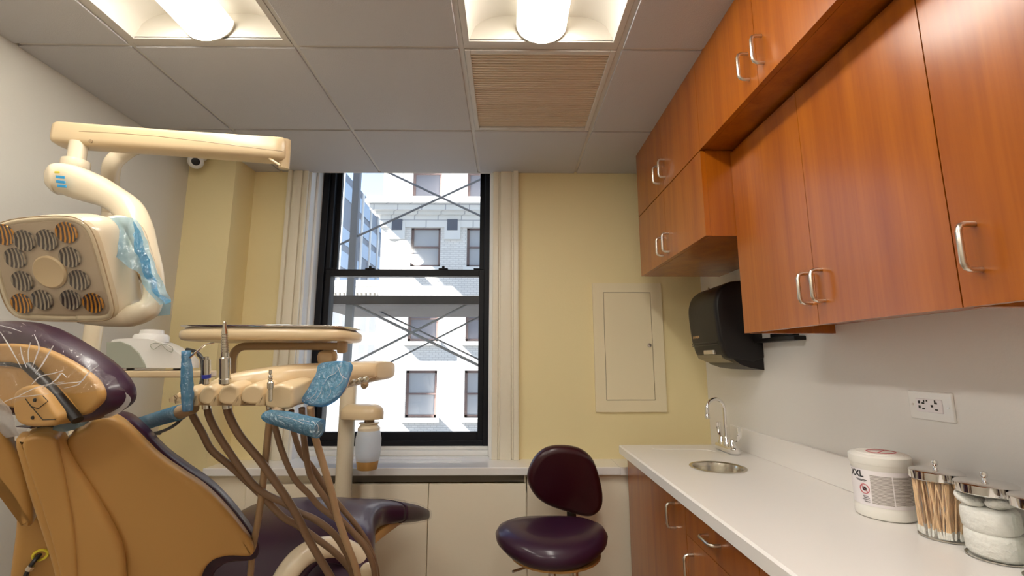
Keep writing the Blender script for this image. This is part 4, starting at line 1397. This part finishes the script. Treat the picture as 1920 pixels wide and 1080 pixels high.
# control pad in blue film
padp = [(604, 684), (652, 682), (651, 705), (642, 728), (624, 748), (602, 757), (585, 752), (580, 738), (590, 715)]
npad = (cF + V((.25, 0, -.5))).normalized()
K2 = P(618, 718, 1.12)
bm = B(); puff(bm, [on_plane(x, y, K2, npad) for x, y in padp], npad, rounded(.02, .006), 4)
cp = obj('control_pad', bm, 'creaml', t, True, angle=0)
bm = B(); puff(bm, [on_plane(x, y, K2 - npad * .003, npad) for x, y in [(602, 681), (656, 679), (653, 708), (643, 732), (625, 752), (600, 762), (566, 753), (578, 728), (592, 702)]], npad, [(.003, -.004), (0, 0), (0, .006)], 4)
obj('barrier_film', bm, 'blue', cp, True, angle=0)
bm = B()
for l_ in ([(640, 686), (628, 700), (616, 706), (606, 722)], [(645, 700), (640, 716), (628, 728)], [(634, 688), (640, 704), (650, 710)], [(590, 752), (600, 738), (604, 724)], [(572, 751), (588, 742), (596, 728)], [(612, 748), (620, 736), (618, 726)], [(626, 690), (622, 702)]):
    tube(bm, [on_plane(x, y, K2 - npad * .0085, npad) for x, y in l_], [.0004] + [.0011] * (len(l_) - 2) + [.0004], 5, 4, flat=.5)
obj('film_crease_glint', bm, 'milk', cp, True, angle=0)  # pale tubes standing in for glints on the pad film's folds
bm = B()
for (x, y) in ((609, 709), (621, 703), (628, 712), (617, 722), (611, 731), (604, 739), (613, 738), (621, 731)):
    lathe(bm, on_plane(x, y, K2 - npad * .0, npad), [(.004, 0), (.003, -.001)], 10, npad)
obj('button', bm, 'creamd', cp, True)
for (x, y, d) in ((650, 717, 1.21), (663, 716, 1.225), (674, 713, 1.24), (685, 711, 1.255)):
    bm = B(); lathe(bm, P(x, y, d), [(.007, -.01), (.0085, .0), (.007, .012), (.003, .014)], 14, -cF)
    obj('knob', bm, 'steel', t, True)
bm = B(); lathe(bm, P(684, 722, 1.30), [(.008, -.01), (.010, .006), (.006, .014)], 14, -cF); obj('knob', bm, 'creamd', t, True)
bm = B(); obox(bm, P(614, 670, 1.30), cR, cF, cU, (.050, .05, .042), .016); obj('tray_hub', bm, 'cream', t, True)
# hose and grip handles
bm = B(); tube(bm, [P(245, 801, 1.20), P(262, 796, 1.20), P(300, 784, 1.17), P(340, 772, 1.14), P(362, 764, 1.12)], [.010, .016, .016, .017, .015], 14, 5)
h1 = obj('grip_handle', bm, 'creamd', t, True)
bm = B(); tube(bm, [P(240, 802, 1.20), P(262, 796, 1.197), P(300, 784, 1.167), P(338, 773, 1.14)], [.012, .0185, .0185, .0195], 14, 6); obj('barrier_film', bm, 'blue', h1, True, angle=0)
bm = B(); tube(bm, [P(525, 768, 1.08), P(515, 782, 1.06), P(535, 787, 1.05), P(565, 796, 1.04), P(596, 806, 1.03)], [.014, .014, .015, .016, .016], 14, 5)
h2 = obj('grip_handle', bm, 'creamd', t, True)
bm = B(); tube(bm, [P(494, 782, 1.06), P(505, 781, 1.055), P(535, 787, 1.05), P(565, 795, 1.04), P(600, 804, 1.03)], [.006, .015, .019, .0205, .0215], 14, 6); obj('barrier_film', bm, 'blue', h2, True, angle=0)
bm = B()
for l_ in ([(520, 779), (545, 785), (570, 794)], [(592, 792), (597, 800), (596, 808)], [(585, 789), (591, 796), (588, 806)], [(560, 786), (580, 791)], [(540, 781), (550, 783)]):
    tube(bm, [P(x, y, 1.012) for x, y in l_], [.0004] + [.0011] * (len(l_) - 2) + [.0004], 5, 4, flat=.5)
obj('film_crease_glint', bm, 'milk', h2, True, angle=0)  # glints along the handle film's folds, modelled as pale tubes
# instrument hoses
def hose(name, pts, r, m, lab=None):
    bm = B(); tube(bm, pts, r, 10, 5)
    return obj(name, bm, m, t, True, angle=0, label=lab)
def dep(pts, d0, d1):
    n_ = len(pts)
    return [P(x, y, d0 + (d1 - d0) * i / (n_ - 1)) for i, (x, y) in enumerate(pts)]
hs = [
    ([(358, 768), (363, 782), (380, 813), (397, 844), (430, 872), (463, 902), (497, 935), (530, 969), (558, 985), (591, 1008), (630, 1038), (660, 1074), (680, 1130)], 1.12, 1.30, .0085, 'hose'),
    ([(388, 758), (392, 780), (408, 813), (435, 855), (472, 905), (499, 927), (535, 944), (558, 960), (591, 974), (624, 999), (644, 1027), (658, 1060), (668, 1130)], 1.12, 1.27, .0085, 'hose'),
    ([(425, 758), (430, 780), (449, 816), (485, 860), (513, 899), (538, 935), (558, 969), (574, 1002), (594, 1038), (622, 1085), (650, 1140)], 1.11, 1.22, .0095, 'hose'),
    ([(507, 762), (505, 794), (499, 849), (491, 924), (483, 980), (474, 1030), (469, 1085), (466, 1140)], 1.10, 1.32, .0085, 'hosel'),
    ([(512, 780), (514, 794), (530, 849), (552, 897), (580, 927), (602, 952), (644, 983), (680, 1016), (699, 1047), (704, 1085), (706, 1140)], 1.12, 1.26, .0075, 'hose'),
    ([(546, 770), (549, 802), (563, 847), (586, 877), (613, 919), (636, 947), (666, 983), (688, 1016), (702, 1052), (708, 1085), (710, 1140)], 1.14, 1.28, .007, 'hose'),
    ([(566, 765), (569, 813), (577, 872), (586, 899), (611, 936), (630, 965), (658, 994), (683, 1024), (698, 1055), (703, 1085), (704, 1140)], 1.12, 1.24, .0075, 'hose'),
    ([(582, 762), (588, 808), (608, 877), (622, 924), (633, 969), (649, 1016), (663, 1052), (672, 1085), (682, 1140)], 1.10, 1.20, .0085, 'hosel')]
for pts, d0, d1, r, m_ in hs:
    hose('hose', dep(pts, d0, d1), r, m_, 'light tan hose' if m_ == 'hosel' else None)
jb = P(680, 1150, 1.25)
bm = B(); box(bm, (jb.x - .06, jb.y - .05, 0), (jb.x + .06, jb.y + .08, jb.z + .02), .015, 3); obj('junction_box', bm, 'cream', t, True)
for x in (386, 424, 506):
    bm = B(); tube(bm, [P(x, 752, 1.10), P(x + 1, 766, 1.10)], .0095, 10, 0); obj('hose_collar', bm, 'steel', t, True)
bm = B()
tube(bm, [P(352, 770, 1.13), P(330, 795, 1.16), P(300, 810, 1.20), P(265, 814, 1.24), P(235, 805, 1.28), P(215, 785, 1.30), P(205, 760, 1.32)], .004, 8, 5)
tube(bm, [P(300, 812, 1.22), P(262, 812, 1.24), P(240, 795, 1.26), P(222, 773, 1.28), P(210, 750, 1.3)], .0045, 8, 5)
tube(bm, [P(372, 665, 1.35), P(384, 680, 1.33), P(382, 715, 1.25)], .005, 8, 5)
tube(bm, [P(350, 655, 1.38), P(368, 660, 1.37), P(378, 672, 1.35), P(380, 700, 1.3), P(376, 725, 1.2)], .005, 8, 5)
obj('cord', bm, 'cord', t, True)

# handpieces: held by the unit, each a thing of its own
def lathe_seg(bm, a, b, prof, n=18):
    d = (b - a)
    L = d.length
    return lathe(bm, a, [(r, s * L) for r, s in prof], n, d.normalized())
a, b = P(387, 722, 1.05), P(387, 672, 1.05)
h = thing('handpiece', 'short steel handpiece with a blue ring in the second holder from the left', 'handpiece', a)
bm = B(); lathe_seg(bm, a, b, [(.004, 0), (.008, .05), (.0085, .25), (.0085, .95), (.005, .96), (.005, 1.06), (.003, 1.07)]); obj('barrel', bm, 'steel', h, True)
bm = B(); lathe_seg(bm, a, b, [(.0093, .26), (.0093, .40)]); obj('ring', bm, 'navy', h, True)
a, b = P(422, 722, 1.05), P(421, 604, 1.05)
h = thing('handpiece', 'tall ribbed handpiece standing above the instrument tray table', 'handpiece', a)
bm = B(); lathe_seg(bm, a, b, [(.006, 0), (.0125, .03), (.0125, .10), (.0115, .11), (.0115, .43), (.0085, .45)]); obj('motor', bm, 'steel', h, True, angle=30)
bm = B(); pf = [(.008, .44), (.008, .52)]
for k in range(8):
    s = .52 + k * .04
    pf += [(.0082 - k * .0002, s), (.0072 - k * .0002, s + .005), (.0072 - k * .0002, s + .012), (.0082 - k * .0002, s + .017)]
pf += [(.0055, .88), (.004, .92), (.0035, 1.0), (.001, 1.01)]
lathe_seg(bm, a, b, pf); obj('nose_cone', bm, 'steel', h, True, angle=25)
a, b = P(507, 752, 1.05), P(507, 694, 1.05)
h = thing('handpiece', 'slim handpiece coupling with a narrow stepped tip in the right holder', 'handpiece', a)
bm = B(); lathe_seg(bm, a, b, [(.004, 0), (.005, .02), (.005, .4), (.007, .42), (.007, .60), (.003, .66), (.005, .68), (.005, .72), (.003, .74), (.0045, .76), (.0045, .82), (.002, .85), (.0035, .9), (.003, 1.0)]); obj('barrel', bm, 'steel', h, True, angle=25)
a, b = P(352, 758, 1.05), P(350, 664, 1.05)
h = thing('air_water_syringe', 'air water syringe wrapped in blue film with a bent steel tip', 'syringe', a)
bm = B(); tube(bm, [a, a.lerp(b, .2), a.lerp(b, .8), b], [.005, .006, .006, .005], 12, 4); bd = obj('body', bm, 'creaml', h, True)
bm = B()
rg = []
for k in range(22):
    s = k / 21
    c = P(352 - s * 3, 770 - 112 * s, 1.05)
    r = .0105 * (.7 + .3 * math.sin(PI * min(1, s * 1.1 + .05))) + .002
    rg.append([c + (cR * math.cos(2 * PI * j / 16) + cF * math.sin(2 * PI * j / 16)) * r * (1 + .18 * noise.noise(V((j * .9, k * .5, 3)))) for j in range(16)])
ring_mesh(bm, rg); obj('barrier_film', bm, 'blue', bd, True, angle=0)
bm = B(); tube(bm, [P(356, 670, 1.05), P(372, 657, 1.05), P(386, 646, 1.05), P(402, 643, 1.05)], [.003, .0022, .002, .0016], 8, 4); obj('tip', bm, 'chrome', h, True)

# tray table above the unit
tt_ = P(519, 630, 1.30)
t2 = thing('instrument_tray', 'cream tray table with a steel tray above the instrument unit', 'tray', (tt_.x, tt_.y, 1.38))
bm = B()
zz = 1.445
ol = [V((tt_.x + x, tt_.y + y, zz)) for x, y in ((-.205, -.10), (-.10, -.125), (.10, -.125), (.205, -.10), (.222, 0), (.205, .10), (.10, .125), (-.10, .125), (-.205, .10), (-.222, 0))]
puff(bm, ol, (0, 0, 1), rounded(.030, .012), 4)
obj('table', bm, 'cream', t2, True, angle=0)
bm = B()
puff(bm, [p_ + V((0, 0, .0295)) for p_ in ol], (0, 0, 1), [(.012, .0), (.012, .004), (.0, .008), (.002, .0095), (.014, .006), (.02, .004)], 4)
obj('steel_tray', bm, 'chrome', t2, True, angle=0)
bm = B()
tube(bm, [P(434, 712, 1.28), P(435, 680, 1.28), P(439, 662, 1.28), P(452, 651, 1.28), P(475, 649, 1.28), P(560, 649, 1.285), P(640, 649, 1.29)], .0085, 10, 4, flat=1.3)
obox(bm, P(642, 650, 1.29), cR, cF, cU, (.022, .03, .034), .004)
obj('support_arm', bm, 'creamd', t2, True)

# post with the water bottle
pp = P(650, 800, 2.36)
t3 = thing('unit_post', 'cream upright post in front of the window carrying the water bottle holder', 'post', (pp.x, pp.y, 0))
bm = B(); tube(bm, [(pp.x, pp.y, .02), (pp.x, pp.y, 1.0), (pp.x, pp.y, 1.36)], .041, 20, 1)
lathe(bm, (pp.x, pp.y, 0), [(.12, 0), (.12, .02), (.05, .03)], 24)
obj('pole', bm, 'creaml', t3, True)
bc = P(693, 780, 2.31)
q = 1.36
bm = B()
ol = [V((pp.x, bc.y + .045, 0)), V((bc.x - .02, bc.y + .065, 0)), V((bc.x + .045, bc.y + .048, 0)), V((bc.x + .070, bc.y, 0)), V((bc.x + .045, bc.y - .052, 0)), V((bc.x - .02, bc.y - .065, 0)), V((pp.x, bc.y - .03, 0))]
zb = P(693, 785, 2.31).z
puff(bm, [p_ + V((0, 0, zb)) for p_ in ol], (0, 0, 1), [(.001, 0), (0, .004), (0, .033), (.007, .052), (.024, .066), (.04, .070)], 4)
obj('bottle_bracket', bm, 'cream', t3, True, angle=0)
bb = V((bc.x, bc.y, P(693, 876, 2.31).z))
hb = zb - bb.z
t4 = thing('water_bottle', 'frosted white water bottle hanging under the bracket by the window', 'bottle', bb)
def sc_(l):
    return [(r_ * q, h_) for r_, h_ in l]
bm = B(); lathe(bm, bb, sc_([(.038, .036), (.042, hb * .2), (.046, hb * .45), (.046, hb * .6), (.042, hb * .72), (.038, hb * .78)]), 28, cap0=False, cap1=False); obj('bottle_body', bm, 'bottle', t4, True)
bm = B(); lathe(bm, bb, sc_([(.034, 0), (.036, .008), (.0395, .040), (.0395, .042)]), 28); obj('base_cap', bm, 'tan', t4, True)
bm = B(); lathe(bm, bb, sc_([(.040, hb * .77), (.040, hb * .82), (.033, hb * .86), (.030, hb * .89), (.036, hb * .905), (.036, hb * .93), (.02, hb * .935)]), 28, cap0=False); obj('collar', bm, 'creaml', t4, True)
bm = B(); lathe(bm, bb, sc_([(.018, hb * .93), (.018, hb * 1.0)]), 18); obj('neck', bm, 'creamd', t4, True)

# ------------------------------------------------------------------ shelf with the white ultrasonic unit
s0 = P(285, 702, 1.75)
zs = P(285, 693, 1.72).z
t5 = thing('side_shelf', 'cream swing shelf beside the pole carrying the white scaler box', 'shelf', (s0.x, s0.y, zs - .03))
bm = B()
ol = [P(205, 697, 1.62), P(300, 697, 1.60), P(395, 697, 1.62), P(405, 697, 1.72), P(395, 697, 1.84), P(300, 697, 1.88), P(205, 697, 1.84), P(198, 697, 1.72)]
ol = [V((p_.x, p_.y, zs - .026)) for p_ in ol]
puff(bm, ol, (0, 0, 1), rounded(.024, .006), 3)
obj('board', bm, 'cream', t5, True)
bm = B(); obox(bm, P(214, 707, 1.70) , cR, cF, V((0, 0, 1)), (.05, .08, .016), .003); tube(bm, [P(205, 709, 1.70), P(165, 712, 1.70)], .014, 10, 0); obj('bracket', bm, 'blackm', t5)
# scaler: curved top body with grey-green left side
y0s, y1s = 1.62, 1.80
pf_ = [(200, 640), (205, 636), (225, 634), (262, 634), (290, 640), (315, 652), (335, 665), (346, 676), (348, 686)]
base_d = 1.62
bl, br = P(200, 692, base_d), P(350, 688, base_d)
t6 = thing('ultrasonic_scaler', 'white rounded scaler box with a knob, on the side shelf', 'scaler', V((s0.x, s0.y, zs)))
fdir = V((-.35, .94, 0)).normalized()
def sc_sec(off, s=1.0):
    o = [P(x, y, base_d) for x, y in pf_]
    o = [V((p_.x, P(200, 692, base_d).y, p_.z)) for p_ in smooth_path(o, 4)]
    o += [V((o[-1].x, o[-1].y, zs + .006)), V((o[0].x, o[0].y, zs + .006))]
    c = sum(o, V()) / len(o)
    return [c + (p_ - c) * s + fdir * off for p_ in o]
bm = B(); ring_mesh(bm, [sc_sec(0, .985), sc_sec(.004, 1.0), sc_sec(.17, 1.0), sc_sec(.174, .985)])
obj('housing', bm, 'plastic_w', t6, True, angle=40)
bm = B()
dl = [(200, 642), (225, 640), (245, 648), (260, 662), (270, 680), (273, 693), (200, 695)]
yy = P(200, 692, base_d).y - .003
ol = [on_plane(x, y, V((0, yy, 0)), V((0, 1, 0))) for x, y in dl]
ol[-1].z = ol[-2].z = zs + .007
puff(bm, ol, (0, 1, 0), [(.001, -.002), (0, 0), (0, .004)], 0)
obj('side_panel', bm, 'grey', t6)
bm = B()
pr = []
for a_ in [(284, 645), (292, 643), (303, 646), (312, 655), (322, 660), (323, 652), (312, 646), (300, 648), (288, 655), (282, 648), (284, 645)]:
    pr.append(on_plane(*a_, V((0, yy - .003, 0)), V((0, 1, 0))))
tube(bm, pr, .0012, 5, 4); obj('swirl_mark', bm, 'grey', t6)
kc = P(284, 634, 1.70)
bm = B(); lathe(bm, (kc.x, kc.y, kc.z - .015), [(.055, 0), (.055, .02), (.050, .028), (.038, .030), (.036, .044), (.030, .046)], 28); obj('knob', bm, 'plastic_w', t6, True)
bm = B()
for dx, dy in ((.02, .02), (.24, .02), (.02, .14), (.22, .14)):
    q_ = V((P(200, 692, base_d).x + dx, P(200, 692, base_d).y + dy, zs))
    q_ += V((-.35 * dy, 0, 0))
    lathe(bm, q_, [(.012, -.001), (.012, .0065)], 12)
obj('foot', bm, 'blackm', t6)

# ------------------------------------------------------------------ outside: our own building's street wall, scaffold
bm = B()  # added unseen slabs around the window; they keep sun off the scaffold
box(bm, (-14, YB + .32, 2.92), (14, YB + .6, 24))
box(bm, (-14, YB + .32, -10), (-1.95, YB + .6, 2.92))
box(bm, (1.3, YB + .32, -10), (14, YB + .6, 2.92))
box(bm, (-1.95, YB + .32, -10), (1.3, YB + .6, -.1))
struct('wall_outer', bm, 'stonep', label='unseen street wall of the building the room is in, added to shade the scaffold')
struct('ground', bx((-60, YB + .6, -10.2), (40, 110, -10)), 'asphalt', label='unseen street between the buildings, added to block sky light from below')  # added below view so the sky cannot light the facade from underneath
# outside: scaffold
t7 = thing('scaffold', 'grey steel scaffold frame with crossed braces just outside the window', 'scaffold', (-1.3, 4.4, -6))
YS = 4.4
def oy(x, y, yy=YS):
    return on_plane(x, y, V((0, yy, 0)), V((0, 1, 0)))
pl_ = oy(660, 520)
bm = B(); box(bm, (pl_.x - .035, YS - .03, -6), (pl_.x + .03, YS + .03, 6)); obj('upright', bm, 'galv', t7)
bm = B(); box(bm, (1.4, YS - .03, -6), (1.46, YS + .03, 6)); obj('upright', bm, 'galv', t7)
zb_ = oy(760, 572).z
zt_ = oy(760, 556).z
bm = B(); box(bm, (-1.9, YS - .06, zb_), (2.0, YS + .05, zt_)); obj('deck_beam', bm, 'beam', t7)
bm = B(); box(bm, (-1.9, YS + .06, zb_), (2.0, YS + 1.2, zb_ + .03)); obj('deck_board', bm, 'beam', t7)
def brace(p, q, r=.011, yy=YS):
    a = oy(*p, yy); b = oy(*q, yy)
    d = b - a
    bm = B(); tube(bm, [a - d * .15, b + d * .15], r, 8, 0); obj('brace', bm, 'galv', t7, True)
brace((655, 450), (897, 338)); brace((738, 328), (897, 403))
brace((672, 575), (893, 683), .013); brace((700, 578), (893, 672), .009, YS + .6)
brace((668, 677), (868, 575), .011); brace((705, 693), (893, 597), .009, YS + .6)

YF = 18.0
t8 = thing('brick_building', 'pale painted brick building with stone cornice across the street', 'building', (0, YF, -10))
def q18(x, y):
    p_ = oy(x, y, YF)
    return p_.x, p_.z
xl = q18(712, 500)[0]
rows = [(5.13, 6.8), (2.17, 3.95), (-.72, 1.05), (8.0, 10.2), (-3.6, -1.85)]
cols = [(-3.88, -2.68), (-1.62, -.42), (.62, 1.82), (2.9, 4.1)]
# wall made of piers and spandrels so the windows are real recesses
bm = B()
zs_ = sorted(rows)
zc_ = 7.3
def wallgrid(bm, z_lo, z_hi, rws):
    xs_ = [xl] + [v_ for c_ in cols for v_ in c_] + [6.0]
    for i in range(0, len(xs_), 2):
        box(bm, (xs_[i], YF, z_lo), (xs_[i + 1], YF + .5, z_hi))
    for c_ in cols:
        z = z_lo
        for (za, zb2) in rws:
            box(bm, (c_[0], YF, z), (c_[1], YF + .5, za))
            z = zb2
        box(bm, (c_[0], YF, z), (c_[1], YF + .5, z_hi))
wallgrid(bm, -10, 6.8 + .5, [r for r in zs_ if r[1] < 7])
box(bm, (xl, YF + .5, -10), (6, YF + 8, 7.3))
obj('brick_wall', bm, 'brick', t8)
bm = B(); wallgrid(bm, 7.9, 14, [r for r in zs_ if r[1] > 7]); box(bm, (xl, YF + .5, 7.9), (6, YF + 8, 14)); 
# upper stone storey sits a little in from the corner
obj('stone_storey', bm, 'stone', t8)
bm = B()
box(bm, (xl - .55, YF - .55, 7.62), (6, YF + .5, 7.78)); box(bm, (xl - .4, YF - .4, 7.38), (6, YF + .5, 7.62)); box(bm, (xl - .2, YF - .2, 7.25), (6, YF + .5, 7.38)); box(bm, (xl - .5, YF - .5, 7.78), (6, YF + .5, 7.9))
box(bm, (xl - .06, YF - .06, 6.75), (6, YF + .1, 7.25))
for xx in (-5.0, -3.15 + .8 + .0, .2, 2.6):
    pass
obj('cornice', bm, 'stone', t8)
for cx_ in (-4.43, -2.2, .1, 2.4):
    bm = B(); box(bm, (cx_ - .32, YF - .09, 6.25), (cx_ + .32, YF + .05, 7.0)); k_ = obj('corbel', bm, 'stonep', t8)
    obj('recess', bx((cx_ - .21, YF - .10, 6.62), (cx_ + .21, YF - .085, 7.08)), 'curtain', k_)
for ci, c_ in enumerate(cols[:2]):
    for ri, r_ in enumerate(rows):
        bm = B()
        fw = .10
        box(bm, (c_[0], YF + .14, r_[0]), (c_[0] + fw, YF + .24, r_[1])); box(bm, (c_[1] - fw, YF + .14, r_[0]), (c_[1], YF + .24, r_[1]))
        box(bm, (c_[0], YF + .14, r_[0]), (c_[1], YF + .24, r_[0] + fw)); box(bm, (c_[0], YF + .14, r_[1] - fw), (c_[1], YF + .24, r_[1]))
        zm_ = (r_[0] + r_[1]) / 2
        box(bm, (c_[0], YF + .12, zm_ - .03), (c_[1], YF + .22, zm_ + .03))
        w_ = obj('window', bm, 'fwin', t8)
        obj('pane', bx((c_[0] + .05, YF + .18, r_[0] + .05), (c_[1] - .05, YF + .2, r_[1] - .05)), 'fglass' if ri in (2, 0) else 'fglassd', w_)
        obj('sill', bx((c_[0] - .12, YF - .09, r_[0] - .16), (c_[1] + .12, YF + .14, r_[0])), 'stonep', w_)
# dark glass office block behind the stone building
t9 = thing('office_tower', 'dark glass office block receding on the left beyond the scaffold', 'building', (-20, 54, -10))
TX = -17.2
obj('block', bx((-30, 46, -10), (TX, 95, 21.3)), 'curtain', t9)
for k in range(11):
    y = 46 + k * 3.3
    obj('mullion', bx((TX, y - .12, 8.0), (TX + .2, y + .12, 21.3)), 'stonep', t9)
for r_ in range(5):
    bm = B()
    for k in range(11):
        if (k + r_) % 4 != 3:
            y = 46 + k * 3.3
            box(bm, (TX, y + .5, 8.6 + r_ * 2.5), (TX + .08, y + 2.9, 10.3 + r_ * 2.5))
    obj('window', bm, 'cglass', t9)
t10 = thing('stone_building', 'white stone building with paired windows far down the street at left', 'building', (-9.5, 30, -10))
bm = B(); box(bm, (-16, 30, -10), (-8.0, 45, 6.2)); box(bm, (-8.0, 30.5, -10), (-7.6, 45, 6.2)); obj('wall', bm, 'stonep', t10)
bm = B(); box(bm, (-16, 29.3, 6.2), (-7.4, 45, 6.6)); box(bm, (-16, 29.6, 5.8), (-7.7, 30, 6.2)); 
for k in range(30):
    box(bm, (-15.5 + k * .28, 29.5, 5.5), (-15.38 + k * .28, 30, 5.8))
obj('cornice', bm, 'stonep', t10)
for rr_ in range(6):
    z = 3.3 - rr_ * 2.35
    for k in range(4):
        for s in (0, .62):
            x = -8.75 - k * 1.75 - s
            obj('window', bx((x - .2, 29.96, z), (x + .2, 30.02, z + 1.5)), 'fglass', t10)
